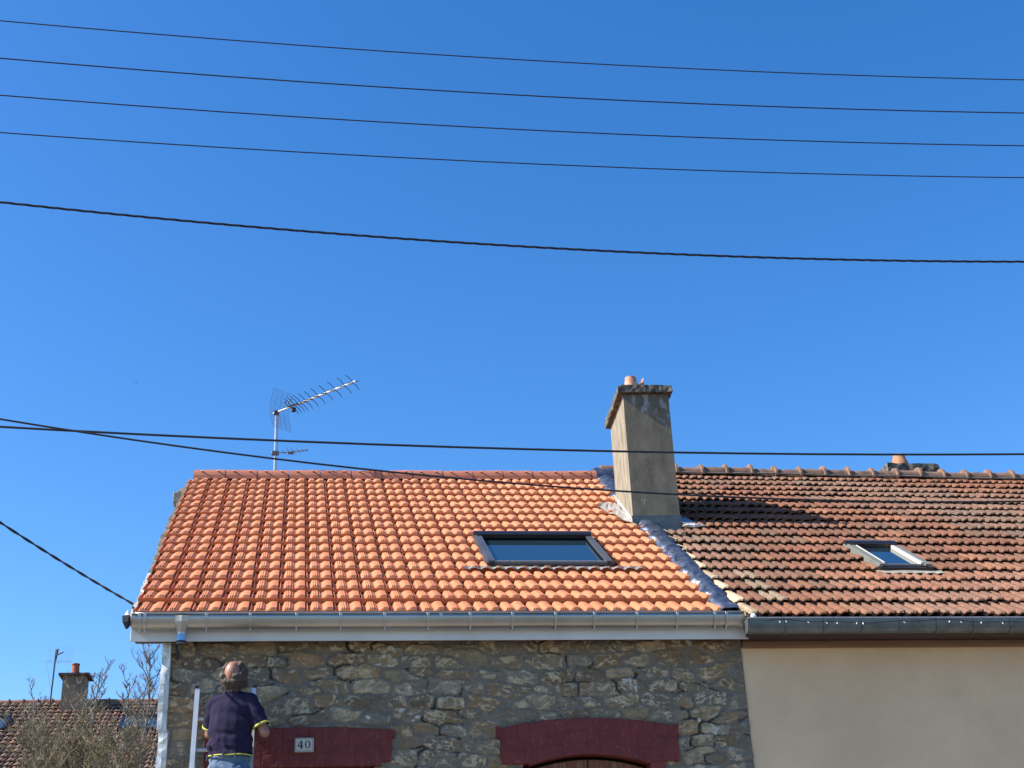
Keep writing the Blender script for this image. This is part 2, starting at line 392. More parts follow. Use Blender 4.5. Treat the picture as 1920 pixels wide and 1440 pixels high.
# ---- stone wall: a height field of coursed rubble
WY = 12.08
def stones(X, Z):
    xw = X+.035*(fbm(X, Z, .35, 3)-.5)*2+.012*(fbm(X, Z, .07, 4)-.5)*2
    zw = Z+.045*(fbm(X, Z, .55, 8)-.5)*2+.018*(fbm(X, Z, .12, 5)-.5)*2
    gx, gz_ = .30, .125
    ci = np.floor(xw/gx).astype(int); cj = np.floor(zw/gz_).astype(int)
    f1 = np.full(X.shape, 9.); f2 = np.full(X.shape, 9.); cid = np.zeros(X.shape, int)
    rr = np.random.default_rng(21); T_ = rr.random((4, 512))
    for dj in (-2, -1, 0, 1, 2):
        for di in (-2, -1, 0, 1, 2):
            i = ci+di; j = cj+dj; key = (i*73+j*179) % 512
            px = (i+.5+.5*(j % 2)+(T_[0][key]-.5)*.75)*gx; pz = (j+.5+(T_[1][key]-.5)*.5)*gz_
            wt = .72+.62*T_[2][key]
            d = ((np.abs(xw-px)/gx)**7.0+(np.abs(zw-pz)/gz_)**7.0)**(1/7.0)/wt
            nw = d < f1
            f2 = np.where(nw, f1, np.minimum(f2, d)); cid = np.where(nw, key, cid); f1 = np.where(nw, d, f1)
    e = f2-f1                                  # 0 at joints
    R_ = np.random.default_rng(5).random((8, 512))
    jn = fbm(X, Z, .05, 14); jn2 = fbm(X, Z, .2, 15)
    jw = .05+.30*np.clip(jn2-.42, 0, 1)+.16*(jn-.5)
    st = np.clip((e-jw)/.10, 0, 1); st = st*st*(3-2*st)
    crack = np.clip((.045+.06*(fbm(X, Z, .16, 31)-.55)*4-e)/.03, 0, 1)*(fbm(X, Z, .3, 33) > .53)
    hgt = st*(.003+.013*R_[0][cid])+.014*(fbm(X, Z, .10, 41, 5)-.5)+st*.022*(fbm(X, Z, .05, 42, 4)-.5)-crack*.022
    pal = np.array([(.20, .165, .115), (.145, .115, .085), (.17, .16, .14), (.205, .15, .095), (.14, .135, .125), (.23, .20, .145), (.17, .13, .09), (.20, .185, .155)])
    cs = pal[(R_[1][cid]*7.99).astype(int)]*(.90+.50*R_[2][cid])[..., None]
    blot = np.clip((fbm(X, Z, .09, 51)-.52)*7, 0, 1)*(R_[3][cid] > .5)
    cs = cs*(1-blot[..., None]*.5)+np.array((.21, .145, .08))*(blot*.5)[..., None]
    grey = np.clip((fbm(X, Z, .22, 52)-.5)*6, 0, 1)[..., None]; cs = cs*(1-.6*grey)+np.array((.15, .148, .142))*.6*grey
    strat = fbm(X*.25+cid*.37, Z, .022, 81, 4)
    cs = cs*(.72+.56*strat)[..., None]; hgt = hgt+st*.010*(strat-.5)
    # pale scratches and mortar smears
    a_ = R_[4][cid]*1.4-.7; u_ = X*np.cos(a_)+Z*np.sin(a_); v_ = -X*np.sin(a_)+Z*np.cos(a_)
    rid = 1-np.abs(fbm(u_*.45, v_, .05, 61, 3)-.5)*2
    sc = np.clip((rid-.915)/.03, 0, 1)*np.clip((fbm(X, Z, .13, 62)-.42)*9, 0, 1)
    sm = np.clip((fbm(u_*.6, v_, .045, 64, 4)-.60)*12, 0, 1)*(R_[5][cid] > .35)
    l_ = np.clip(sc*.9+sm*.65, 0, 1)[..., None]
    cs = cs*(1-l_)+np.array((.46, .41, .31))*l_
    wht = (np.clip((fbm(X, Z, .05, 66, 4)-.60)*9, 0, 1)*(R_[6][cid] > .86))[..., None]
    cs = cs*(1-wht)+np.array((.46, .47, .48))*wht
    mo = np.array((.165, .155, .142))*(.75+.5*fbm(X, Z, .12, 71))[..., None]
    col = cs*st[..., None]+mo*(1-st[..., None]); col = col*(1-.6*crack)[..., None]
    top = np.clip((Z-4.22)/.2, 0, 1)[..., None]   # slightly browner towards the eaves
    col = col*(1-top*.35)+col*np.array((1.15, .90, .66))*.95*top*.35+0
    hgt = hgt+sm*.003
    ed = np.clip((X-4.075-.05*(fbm(X, Z, .1, 88)-.5))/.03, 0, 1)[..., None]   # mortar band down the party line
    col = col*(1-.8*ed)+np.array((.15, .14, .125))*.8*ed*(.7+.6*fbm(X, Z, .03, 89))[..., None]
    col = col*np.array((1.10, 1.0, .86))
    return hgt, col
def arch_top(x): return 3.4573-.30*(x-2.655)**2   # intrados
def build_wall(x0, x1, z0, z1, d, Vs, Fs, Ks, hole=True):
    nx_ = int((x1-x0)/d); nz_ = int((z1-z0)/d)
    X, Z = np.meshgrid(np.linspace(x0, x1, nx_+1), np.linspace(z0, z1, nz_+1))
    h, c = stones(X, Z)
    n0 = sum(len(v) for v in Vs)
    Vs.append(np.stack([X, WY-h+.012, Z], -1).reshape(-1, 3)); Ks.append(c.reshape(-1, 3))
    I = (np.arange(nz_)[:, None]*(nx_+1)+np.arange(nx_)[None, :])
    q = np.stack([I, I+1, I+nx_+2, I+nx_+1], -1).reshape(-1, 4)
    cx = X.reshape(-1)[q].mean(1); cz = Z.reshape(-1)[q].mean(1)
    op = ((np.abs(cx-2.655) < .60) & (cz < arch_top(cx)+.03)) | ((cx > -.55) & (cx < .74) & (cz < 3.40))
    Fs.append(q[~op]+n0)
Vs, Fs, Ks = [], [], []
build_wall(-1.075, 4.185, 3.12, 4.495, .0068, Vs, Fs, Ks)
build_wall(-1.075, 4.185, .0, 3.12, .045, Vs, Fs, Ks)
n0 = sum(len(v) for v in Vs)
side = [(-1.075, WY+.01, 0), (-1.075, 21.9, 0), (-1.075, 21.9, 4.5), (-1.075, yr, 7.8), (-1.075, WY+.01, 4.5), (4.185, WY+.01, 0), (4.185, 21.9, 0), (4.185, 21.9, 4.5)]
Vs.append(np.array(side)); Ks.append(np.full((8, 3), .2)); Fs = [f.tolist() for f in Fs]
Fl = [f for F_ in Fs for f in F_]+[[n0, n0+4, n0+3, n0+2, n0+1], [n0+1, n0+2, n0+7, n0+6]]
wallo = obj('wall', np.concatenate(Vs), Fl, M['stone'], house, smooth=True, col=np.concatenate(Ks))

# painted brick arches
def brick_panel(name, outline, thick, y, lab=None):
    """outline: function x -> (z_low, z_high); dense relief of painted bricks"""
    x0, x1, fn, bx = outline
    nx_ = int((x1-x0)/.008); nz_ = 56
    xs = np.linspace(x0, x1, nx_+1); V = []; K = []; F = []
    for i, x_ in enumerate(xs):
        lo, hi = fn(x_)
        for j in range(nz_+1):
            z = lo+(hi-lo)*j/nz_; V.append([x_, y, z])
    V = np.array(V)
    X = V[:, 0]; Z = V[:, 2]; t = np.tile(np.arange(nz_+1)/nz_, nx_+1)
    # soldier bricks, two staggered rings with painted-over joints
    ring = (t > .5).astype(int); u = X/bx+ring*.5; fu = np.abs((u % 1)-.5)*2; ft = np.abs(((t*3) % 1)-.5)*2
    j1 = np.clip((fu-.90)/.1, 0, 1); j2 = np.clip((ft-.93)/.07, 0, 1)
    jo = np.maximum(j1, j2)
    hh = -.005*jo+.004*(fbm(X, Z, .04, 91)-.5)+.006*(fbm(X, Z, .2, 92)-.5)
    V[:, 1] -= hh
    cb = .85+.3*fbm(X, Z, .05, 93)-.13*jo+.25*(fbm(X, Z, .3, 97)-.5); K = np.stack([cb, cb, cb], -1)
    sc_ = np.clip((fbm(X*2, Z, .03, 94)-.70)*10, 0, 1)[:, None]; K = K*(1-sc_)+np.array((1.7, 4.5, 4.2))*sc_*.8
    m_ = nz_+1
    for i in range(nx_):
        for j in range(nz_): F.append((i*m_+j, (i+1)*m_+j, (i+1)*m_+j+1, i*m_+j+1))
    n = len(V); B = V.copy(); B[:, 1] = y+thick
    V2 = np.concatenate([V, B]); K2 = np.concatenate([K, K])
    for i in range(nx_):
        F.append((i*m_, n+i*m_, n+(i+1)*m_, (i+1)*m_)); F.append((i*m_+nz_, (i+1)*m_+nz_, n+(i+1)*m_+nz_, n+i*m_+nz_))
    for j in range(nz_):
        F.append((j, j+1, n+j+1, n+j)); F.append((nx_*m_+j, n+nx_*m_+j, n+nx_*m_+j+1, nx_*m_+j+1))
    o = obj(name, V2, F, M['red'], house, col=K2)
    if lab: o['label'] = lab
    return o
def f_arch(x):
    d = abs(x-2.66); hi = 3.778-.085*(d/.84)**2 if d < .80 else 3.716
    lo = arch_top(x) if d < .555 else 3.385
    if x < 1.855 or x > 3.482: lo = 3.615
    return lo, hi
brick_panel('window_arch', (1.822, 3.497, f_arch, .115), .22, WY-.028, 'wide dark red painted brick arch over the closed shutters')
def f_lint(x):
    hi = 3.731-.030*((x-.1)/.8)**2
    lo = 3.392 if x < .80 else 3.43
    if x > .892: lo = 3.632
    return lo, hi
brick_panel('door_lintel', (-.715, .919, f_lint, .115), .22, WY-.028, 'dark red painted brick lintel carrying the number plate')
# jamb of the arch on the right
MB().box((3.212, WY-.024, 2.2), (3.345, WY+.20, 3.384), .002).build('window_jamb', mat('dark_red_plain', (.15, .018, .02), (.20, .028, .028), rough=.7, nscale=9, bump=.003, bscale=60), house)
# shutters
sh = MB(); px_ = [2.105, 2.285, 2.46, 2.64]
for a, b in [(2.108, 2.285), (2.289, 2.462), (2.466, 2.652), (2.664, 2.85), (2.854, 3.03), (3.034, 3.204)]:
    zt = lambda x: arch_top(x)-.032
    poly = [(a, WY+.09, 2.2), (b, WY+.09, 2.2)]+[(b-(b-a)*k/4, WY+.09, zt(b-(b-a)*k/4)) for k in range(5)]
    sh.prism(poly, (0, .03, 0))
sho = sh.build('window_shutter', M['shutter'], house)
MB().box((1.95, WY+.19, 2.2), (3.35, WY+.2, 3.7)).build('window_recess', M['dark'], house)
MB().box((-.7, WY+.19, 2.2), (.9, WY+.2, 3.5)).build('door_recess', M['dark'], house)
# number plate with raised digits
npl = MB().box((.051, WY-.050, 3.516), (.214, WY-.034, 3.637), .004)
npo = npl.build('number_plate', M['white'], house); npo['label'] = 'white enamel plate reading 40'
rimm = MB()
for (a, b, c_, d_) in [(.055, .21, 3.628, 3.633), (.055, .21, 3.520, 3.525)]: rimm.box((a, WY-.0545, c_), (b, WY-.0505, d_))
for (a, b) in [(.055, .060), (.205, .210)]: rimm.box((a, WY-.0545, 3.5255), (b, WY-.0505, 3.6275))
rimm.build('plate_rim', mat('grey_rim', (.2, .19, .18), rough=.5), npo)
dg = MB(); yf = WY-.055
def stroke(pts, w_):
    for (x_, z_), (x2_, z2_), ww in pts:
        d = Vector((x2_-x_, 0, z2_-z_)); nrm = Vector((-d.z, 0, d.x)).normalized()*ww/2
        p_ = Vector((x_, yf, z_)); q_ = Vector((x2_, yf, z2_))
        dg.prism([(p_+nrm)[:], (p_-nrm)[:], (q_-nrm)[:], (q_+nrm)[:]], (0, .004, 0))
ox, oz = .075, 3.545
stroke([((ox+.034, oz), (ox+.034, oz+.066), .011), ((ox+.034, oz+.066), (ox+.002, oz+.022), .005), ((ox, oz+.020), (ox+.048, oz+.020), .007), ((ox+.024, oz+.001), (ox+.045, oz+.001), .004)], 1)
vs = []; fs = []; cxx, czz = ox+.087, oz+.033
for k in range(24):
    q = 2*math.pi*k/24
    for (ra, rb) in ((.0235, .034), (.0125, .029)):
        vs += [(cxx+ra*math.cos(q), yf, czz+rb*math.sin(q))]
for k in range(24): k2 = (k+1) % 24; fs.append((2*k, 2*k+1, 2*k2+1, 2*k2))
dg.add(vs, fs); dg.build('numerals', M['ink'], npo)
wp = MB(); wp.lathe((0, 0, 0), [(.004, 0), (.006, .004), (.014, .004), (.017, .0), (.017, -.01)], 16, cap=False); wp.v = [(3.70+a, WY-.030-c, 3.745+b) for a, b, c in wp.v]; wp.build('wall_grommet', M['white'], house)
# dented metal strip closing the left corner
V = []; F = []; n_ = 60
for i in range(n_+1):
    z = 2.6+1.875*i/n_; o_ = .010*math.sin(z*9)+.008*(vnoise(np.array([z]), np.array([.3]), .09, 3)[0]-.5)*2
    xx0 = -1.088-.0*z+(.012 if z < 3.72 else .028)*-1 + (-.008 if z < 3.4 else 0)
    for (xx, yy) in [(xx0+.0, 12.16), (xx0-.006+o_*.3, 12.035+o_), (xx0+.035, 12.028+o_*.7+.01*(vnoise(np.array([z]), np.array([2.]), .05, 6)[0]-.5)), (xx0+.073, 12.035-o_*.5), (xx0+.078, 12.07)]:
        V.append((xx, yy, z))
for i in range(n_):
    for j in range(4): F.append((i*5+j, i*5+j+1, (i+1)*5+j+1, (i+1)*5+j))
obj('corner_flashing', V, F, M['zinc_light'], house)
MB().tube([(-1.005, 12.03, 4.46), (-.99, 12.035, 4.40), (-.985, 12.06, 4.33)], .014, 8).build('corner_pipe', M['plastic_dark'], house)

# ---- chimney
CH0 = Vector((3.985, 14.862, 0)); chR = Matrix.Rotation(math.radians(-4.5), 3, 'Z')
def chp(u, v, z):   # u across, v depth
    q = chR @ Vector((u, v, 0)); return (CH0.x+q.x, CH0.y+q.y, z)
def chbox(mb, u0, u1, v0, v1, z0, z1, n=1, jig=0., zt=0.):
    us_ = np.linspace(u0, u1, n+1); vs_ = np.linspace(v0, v1, n+1)
    ring = [(u, v0) for u in us_[:-1]]+[(u1, v) for v in vs_[:-1]]+[(u, v1) for u in us_[::-1][:-1]]+[(u0, v) for v in vs_[::-1][:-1]]
    m = len(ring); lv = [z0, z0+(z1-z0)*.5, z1] if jig else [z0, z1]; V = []; F = []
    for l, z in enumerate(lv):
        for (u, v) in ring: V.append(chp(u+random.uniform(-jig, jig), v+random.uniform(-jig, jig), z+random.uniform(-jig, jig)*.8*(l > 0)))
    for l in range(len(lv)-1):
        for k in range(m): F.append((l*m+k, l*m+(k+1) % m, (l+1)*m+(k+1) % m, (l+1)*m+k))
    F.append(tuple(range(m))[::-1]); F.append(tuple(range((len(lv)-1)*m, len(lv)*m)))
    mb.add(V, F)
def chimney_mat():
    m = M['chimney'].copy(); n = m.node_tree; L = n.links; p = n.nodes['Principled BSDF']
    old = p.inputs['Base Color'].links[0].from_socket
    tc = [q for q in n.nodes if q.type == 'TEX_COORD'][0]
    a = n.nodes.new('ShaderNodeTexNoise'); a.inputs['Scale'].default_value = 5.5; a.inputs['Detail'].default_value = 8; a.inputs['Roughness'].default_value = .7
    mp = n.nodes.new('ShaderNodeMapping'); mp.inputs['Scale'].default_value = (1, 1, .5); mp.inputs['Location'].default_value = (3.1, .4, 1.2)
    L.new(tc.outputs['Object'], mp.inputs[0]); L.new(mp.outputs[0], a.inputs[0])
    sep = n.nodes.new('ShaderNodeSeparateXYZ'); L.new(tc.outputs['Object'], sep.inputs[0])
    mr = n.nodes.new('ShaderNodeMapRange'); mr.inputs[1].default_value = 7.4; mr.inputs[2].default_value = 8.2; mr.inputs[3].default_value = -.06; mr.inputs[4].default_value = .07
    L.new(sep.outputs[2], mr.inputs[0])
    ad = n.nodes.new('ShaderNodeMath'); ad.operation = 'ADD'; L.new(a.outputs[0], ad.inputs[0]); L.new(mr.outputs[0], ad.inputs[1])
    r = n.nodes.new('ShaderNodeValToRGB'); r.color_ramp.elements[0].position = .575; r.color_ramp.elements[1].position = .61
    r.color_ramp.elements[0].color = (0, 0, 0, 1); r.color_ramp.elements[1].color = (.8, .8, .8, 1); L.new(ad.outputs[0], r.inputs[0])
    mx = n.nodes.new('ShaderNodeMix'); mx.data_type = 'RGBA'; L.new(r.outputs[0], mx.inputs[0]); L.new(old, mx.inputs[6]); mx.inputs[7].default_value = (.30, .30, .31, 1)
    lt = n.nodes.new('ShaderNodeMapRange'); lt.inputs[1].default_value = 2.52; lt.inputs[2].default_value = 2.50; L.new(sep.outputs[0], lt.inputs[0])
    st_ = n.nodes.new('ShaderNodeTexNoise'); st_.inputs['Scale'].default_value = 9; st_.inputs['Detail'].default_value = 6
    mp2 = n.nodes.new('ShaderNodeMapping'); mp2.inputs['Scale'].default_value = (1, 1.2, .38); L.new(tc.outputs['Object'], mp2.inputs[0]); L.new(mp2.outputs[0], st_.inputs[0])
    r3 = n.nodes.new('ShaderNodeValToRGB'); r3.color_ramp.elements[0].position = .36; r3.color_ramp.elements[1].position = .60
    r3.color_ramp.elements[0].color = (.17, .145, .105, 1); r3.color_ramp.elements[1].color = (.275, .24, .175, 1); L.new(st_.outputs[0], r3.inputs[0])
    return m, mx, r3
_m, _mx, _r3 = chimney_mat(); _n = _m.node_tree   # sun and shade painted into the render: left side paler, front darker
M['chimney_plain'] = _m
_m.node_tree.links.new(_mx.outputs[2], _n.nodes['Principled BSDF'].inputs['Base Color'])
sunlit_render = _m.copy(); sunlit_render.name = 'sunlit_side_render'
_lr = [q for q in sunlit_render.node_tree.nodes if q.type == 'VALTORGB'][-1]
sunlit_render.node_tree.links.new(_lr.outputs[0], sunlit_render.node_tree.nodes['Principled BSDF'].inputs['Base Color'])
M['chimney'] = _m
cw, cdp = .570, 1.08
cm = MB(); chbox(cm, 0, cw, 0, cdp, 6.3, 8.24, 1)
chim = cm.build('chimney', M['chimney'], house); chim.data.materials.append(sunlit_render)
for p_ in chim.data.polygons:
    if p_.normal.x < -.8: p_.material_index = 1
if True:
    chim['label'] = 'tall grey rendered chimney patched with pale flaking spots'
cc = MB(); chbox(cc, -.065, cw+.045, -.065, cdp+.06, 8.245, 8.335, 14, .008)
chbox(cc, -.045, cw*.55, -.04, cdp+.05, 8.336, 8.352, 8, .006)
cc.build('chimney_cap', M['cap'], chim)
c0 = chp(.13, .10, 8.345)
MB().lathe(c0, [(.088, 0), (.084, .05), (.072, .135), (.069, .165), (.060, .165), (.062, .05)], 22, cap=False).build('chimney_pot', M['pot'], chim)
c0 = chp(.235, .13, 8.345)
V = []; F = []; nn = 22
for j in range(2):
    for k in range(nn):
        q = 2*math.pi*k/nn; zz = 0 if j == 0 else max(.035, .175*(.40+.65*max(0, math.cos(q-.2))**1.5)+random.uniform(-.012, .012))
        r_ = .075-.010*j; V.append((c0[0]+r_*math.cos(q), c0[1]+r_*math.sin(q), c0[2]+zz))
for k in range(nn): F.append((k, (k+1) % nn, nn+(k+1) % nn, nn+k))
o = obj('chimney_pot', V, F, M['pot'], chim); o['label'] = 'broken clay pot with a jagged rim'
fl = MB()
chbox(fl, -.012, cw+.012, -.012, .3, 6.40, 6.655, 1)
fl.build('front_flashing', mat('dark_lead', (.07, .085, .09), (.11, .125, .13), rough=.45, metal=.5, nscale=6), chim)
fl = MB()   # stepped light metal along the left side, and its tray on the tiles
poly = []
V = []; F = []
for i in range(13):
    v = -.015+1.1*i/12; s = 3.46+v/CA; zb = Z1+s*SA+.05; V += [chp(-.014, v, zb-.06), chp(-.014, v, zb+.075), chp(-.002, v, zb+.075)]
for i in range(12):
    for j in range(2): F.append((i*3+j, i*3+j+1, (i+1)*3+j+1, (i+1)*3+j))
fl.add(V, F); fl.build('side_flashing', M['zinc_light'], chim)
V = []; F = []; nn = 26; mm = 10
for i in range(nn+1):
    s = 3.30+1.22*i/nn; wd = max(.02, .30*(1-abs((s-4.30)/1.05)**1.3)) if s < 4.3 else .30*(1-(s-4.3)/.5)
    for j in range(mm+1):
        f = j/mm; V.append((3.985-wd*(1-f)+.02*(s-3.3), s, .058+.02*(vnoise(np.array([s]), np.array([f]), .08, 77)[0]-.5)+(.012 if j == 0 else 0)+.010*math.sin(s*17+f*3)))
V = np.array(V)
for i in range(nn):
    for j in range(mm): F.append((i*(mm+1)+j, i*(mm+1)+j+1, (i+1)*(mm+1)+j+1, (i+1)*(mm+1)+j))
obj('flashing_tray', P1(V[:, 0], V[:, 1], V[:, 2]), F, mat('creased_pale_metal', (.25, .22, .19), (.42, .39, .35), rough=.5, nscale=12, bump=.006, bscale=25), chim)
V = []; F = []
for i in range(9):
    s = 3.28+1.1*i/8; V += [(4.555, s, .07), (4.555+.19*(1-i/8)+.02, s, .06)]
V = np.array(V)
for i in range(8): F.append((2*i, 2*i+1, 2*i+3, 2*i+2))
obj('flashing_wing', P1(V[:, 0], V[:, 1], V[:, 2]), F, mat('blue_lead', (.13, .17, .24), (.22, .27, .34), rough=.45, metal=.4, nscale=10, bump=.004, bscale=30), chim)
MB().tube([tuple(P1(np.array([x_]), np.array([3.27+.01*math.sin(x_*40)]), np.array([.065]))[0]) for x_ in np.linspace(4.53, 4.80, 9)], [.008, .02, .028, .026, .03, .024, .02, .014, .006], 7).build('mortar_fillet', mat('white_mortar', (.6, .58, .55), rough=.9, bump=.01, bscale=40), chim)

# ---- skylights
def skylight(parent, Pf, x0, x1, s0, s1, fm_, fd_, lift, name_lab, light_rail=False, apron=(0, 0), apm=None, glass_in=.05, wav=1.):
    def q(x, s, z): return tuple(Pf(np.array([x]), np.array([s]), np.array([z]))[0])
    def slab(mb, xa, xb, sa, sb, za, zb):
        c8 = [q(xa, sa, za), q(xb, sa, za), q(xb, sb, za), q(xa, sb, za), q(xa, sa, zb), q(xb, sa, zb), q(xb, sb, zb), q(xa, sb, zb)]
        mb.add(c8, [(3, 2, 1, 0), (4, 5, 6, 7), (0, 1, 5, 4), (1, 2, 6, 5), (2, 3, 7, 6), (3, 0, 4, 7)])
    H = lift; r = .085
    d_ = MB(); slab(d_, x0+.04, x1-.04, s0+.03, s1-.03, -.05, H-glass_in-.04); fr = d_.build('skylight', fd_, parent)
    for xa, xb, xc_, xd in ((x0, x0+r*.55, x0+r*.2, x0+r), (x1-r*.55, x1, x1-r, x1-r*.2)):
        f1_ = MB(); slab(f1_, xa, xb, s0+.03, s1-.01, -.02, H-.018); slab(f1_, xc_, xd, s0+.045, s1-.05, H-.024, H); f1_.build('side_cover', fm_, fr)
    h_ = MB(); slab(h_, x0+.01, x1-.01, s1-.080, s1, -.02, H+.022); slab(h_, x0+.03, x1-.03, s1-.13, s1-.078, H-.03, H+.016); h_.build('hood', fd_, fr)
    h_ = MB(); slab(h_, x0+.02, x1-.02, s0, s0+.030, -.02, H-.03); slab(h_, x0+.05, x1-.05, s0+.028, s0+.075, -.01, H-.035); h_.build('bottom_cover', fd_, fr)
    r_ = MB(); slab(r_, x0+r, x1-r, s0+.078, s0+.090, H-glass_in, H-.012); r_.build('bottom_rail', M['galv'], fr)
    if light_rail:
        for xa, xb in ((x1-r-.034, x1-r-.003), (x0+r+.003, x0+r+.014)):
            r_ = MB(); slab(r_, xa, xb, s0+.09, s1-.16, H-.03, H+.006); r_.build('light_rail', M['white'], fr)
    g_ = MB(); slab(g_, x0+r*.9, x1-r*.9, s0+.085, s1-.13, H-glass_in-.012, H-glass_in-.002); g_.build('pane', M['glass'], fr)
    if apm:
        V = []; F = []; nx_ = 60; xa, xb = x0-apron[0], x1+apron[1]
        for j, s in enumerate([s0+.02, s0-.03, s0-.075, s0-.10]):
            for i in range(nx_+1):
                x_ = xa+(xb-xa)*i/nx_; ph = ((x_+1.3765)/.125) % 1
                z = .056+.004*math.sin(x_*9) if j < 2 else .050+.026*wav*math.sin(math.pi*ph)**1.2
                z = z if j < 3 else z-.004
                V.append(q(x_, s+(.012*wav*math.sin(2*math.pi*ph) if j == 3 else 0), z))
        for j in range(3):
            for i in range(nx_): F.append((j*(nx_+1)+i, j*(nx_+1)+i+1, (j+1)*(nx_+1)+i+1, (j+1)*(nx_+1)+i))
        obj('apron', V, F, apm, fr)
    fr['label'] = name_lab
    return fr
skylight(house, P1, 1.955, 3.30, 1.50, 2.74, M['frame'], M['frame_dark'], .105, 'large dark framed skylight reflecting blue sky', apron=(.26, .26), apm=mat('apron_lead', (.17, .17, .155), (.25, .245, .22), rough=.6, nscale=8, metal=.3), glass_in=.045)

# ================================================================== beige house
bh = empty('beige_house', (8, 12.3, 0), 'beige rendered house with an old brown tiled roof and dark zinc gutter', 'house')
XR = 13.0
bw = MB()
bw.box((4.19, 12.10, 0), (XR, 22.0, 4.44), 0)
bwo = bw.build('wall', M['stucco'], bh)
ro2 = MB(); s_r = 6.80
ro2.add([p2(4.15, -.08, -.03), p2(XR, -.08, -.03), p2(XR, s_r, -.03), p2(4.15, s_r, -.03)], [(0, 1, 2, 3)])
ro2.add([p2(4.15, s_r, -.03), p2(XR, s_r, -.03), (XR, Y2+2*s_r*CB, Z2), (4.15, Y2+2*s_r*CB, Z2)], [(0, 1, 2, 3)])
ro2o = ro2.build('roof', mat('old_roof_boards', (.05, .035, .03), rough=.9), bh)
rows_old = [-.005, .418, .823, 1.2116, 1.6, 1.9886, 2.3607, 2.7401, 3.1265, 3.5307, 3.9269, 4.3121, 4.6832, 5.0543, 5.4567, 5.7805, 6.1398, 6.4937, 6.79]
SKY2 = (6.15, 6.80, 1.50, 2.54)
prof_old = interp([(0, -.003), (.06, .006), (.13, .032), (.19, .044), (.29, .044), (.34, .038), (.375, .006), (.43, -.006), (.50, -.005), (.57, .010), (.64, .033), (.70, .041), (.85, .041), (.915, .033), (.955, .002), (1, -.003)])
us_old = [0, .06, .10, .13, .19, .245, .29, .34, .375, .43, .50, .57, .64, .70, .78, .85, .915, .955, 1]
ds_old = interp([(0, .010), (.1, .0), (.245, -.022), (.385, .0), (.5, .010), (.60, .002), (.78, -.030), (.95, .002), (1, .010)])
def skip_old(x, s):
    if x < xr(s)-.03: return True
    if SKY2[0]-.01 < x < SKY2[1]+.02 and SKY2[2] < s < SKY2[3]: return True
    if x < 4.56 and 3.3 < s < 4.7: return True
    return False
def col_old(r, c, x, s):
    b_ = random.choice([0, 0, 0, 0, 1, 1, 1, 2, 2, 2, 3, 5]); pal = [(.27, .125, .078), (.31, .15, .09), (.24, .125, .082), (.21, .13, .092), (.17, .115, .08), (.35, .175, .105)]
    q = np.array(pal[b_]); q = q*random.uniform(.86, 1.12)*np.array((.60, .52, .45))
    # lichen-grey patches and fresher tiles below the skylight
    g = fbm(np.array([x]), np.array([s]), 1.6, 201)[0]
    k = min(1, max(0, (g-.45)*4)); q = q*(1-.45*k)+np.array((.16, .12, .09))*.45*k
    if s < 1.3 and x > 5.6: q = q*.7+np.array((.30, .14, .085))*.3
    if x < xr(s)-.07 and random.random() < .8: q = np.array((.40, .31, .20))*random.uniform(.7, 1.35)
    elif x < xr(s)+.40 and random.random() < .35: q = np.array((.20, .145, .095))*random.uniform(.8, 1.1)
    return tuple(q)
rowx = [random.uniform(-.05, .05) if i % 1 else 0 for i in range(18)]
rowx = [.0+.004*math.sin(i*2.3) for i in range(18)]
tiles('roof_tile_field', ro2o, M['tile_old'], P2, 4.06, .2235, 40, rows_old, prof_old, .050, col_old, skip_old, us_old, .030, ds=ds_old, jit=.0035, tilt=.012, jx=.003, rowx=rowx, lip=.010, fl_=.9, shell=.022)
ro2o.children[0]['label'] = 'weathered brown clay tiles with lichen'
# white chips and lumps on the lower edges of some tiles
chm = mat('pale_chips', (.50, .46, .40), rough=.9)
for k in range(45):
    r = random.randrange(0, 17); x_ = random.uniform(4.6, 11); s = rows_old[r]-.012
    if skip_old(x_, s+.02): continue
    xx = 4.06+.2235*(round((x_-4.06)/.2235)+random.choice([.235, .78]))
    c_ = Vector(p2(xx, s, .072)); w__ = random.uniform(.004, .010)
    ch = MB(); ch.lathe(c_, [(.001, -w__), (w__, -w__*.3), (w__*.8, w__*.6), (.001, w__)], 5, sx=1.6, cap=False); ch.build('mortar_chip', chm, ro2o)
# old ridge
rc2 = MB(); yr2 = Y2+s_r*CB+.0; zr2 = Z2+s_r*SB+.075; x = 4.28; k = 0
xs_r = []
while x < XR-.4:
    x2 = x+.372+random.uniform(-.008, .008); d1 = .009*math.sin(k*1.7)+.004*math.sin(k*.6)-.0035*(x-5); d2 = d1+random.uniform(-.004, .004)
    ridge_seg(rc2, x, x2, yr2, zr2+d1+.004, zr2+d2+.004, .112, 12, .036)
    x = x2-.002; k += 1
rc2.build('ridge_cap', M['ridge_old'], ro2o)
MB().tube([(4.3, yr2+.02, zr2-.04), (XR-.4, yr2+.02, zr2-.06)], .085, 12).build('ridge_bedding', mat('old_bedding', (.05, .035, .03), rough=.95), ro2o)
MB().tube([(x_, yr2-.150, zr2-.040-.0035*(x_-5)+.006*math.sin(x_*3)) for x_ in np.linspace(4.5, XR-.3, 40)], .011, 6).build('ridge_mortar', mat('grey_mortar', (.13, .115, .10), (.24, .21, .185), rough=.95, nscale=20), ro2o)
skylight(bh, P2, 6.145, 6.77, 1.56, 2.56, M['frame_old'], M['frame_dark'], .115, 'small grey skylight with bright aluminium side rails', light_rail=True, apron=(.03, .08), apm=M['cream'], glass_in=.03, wav=.35)
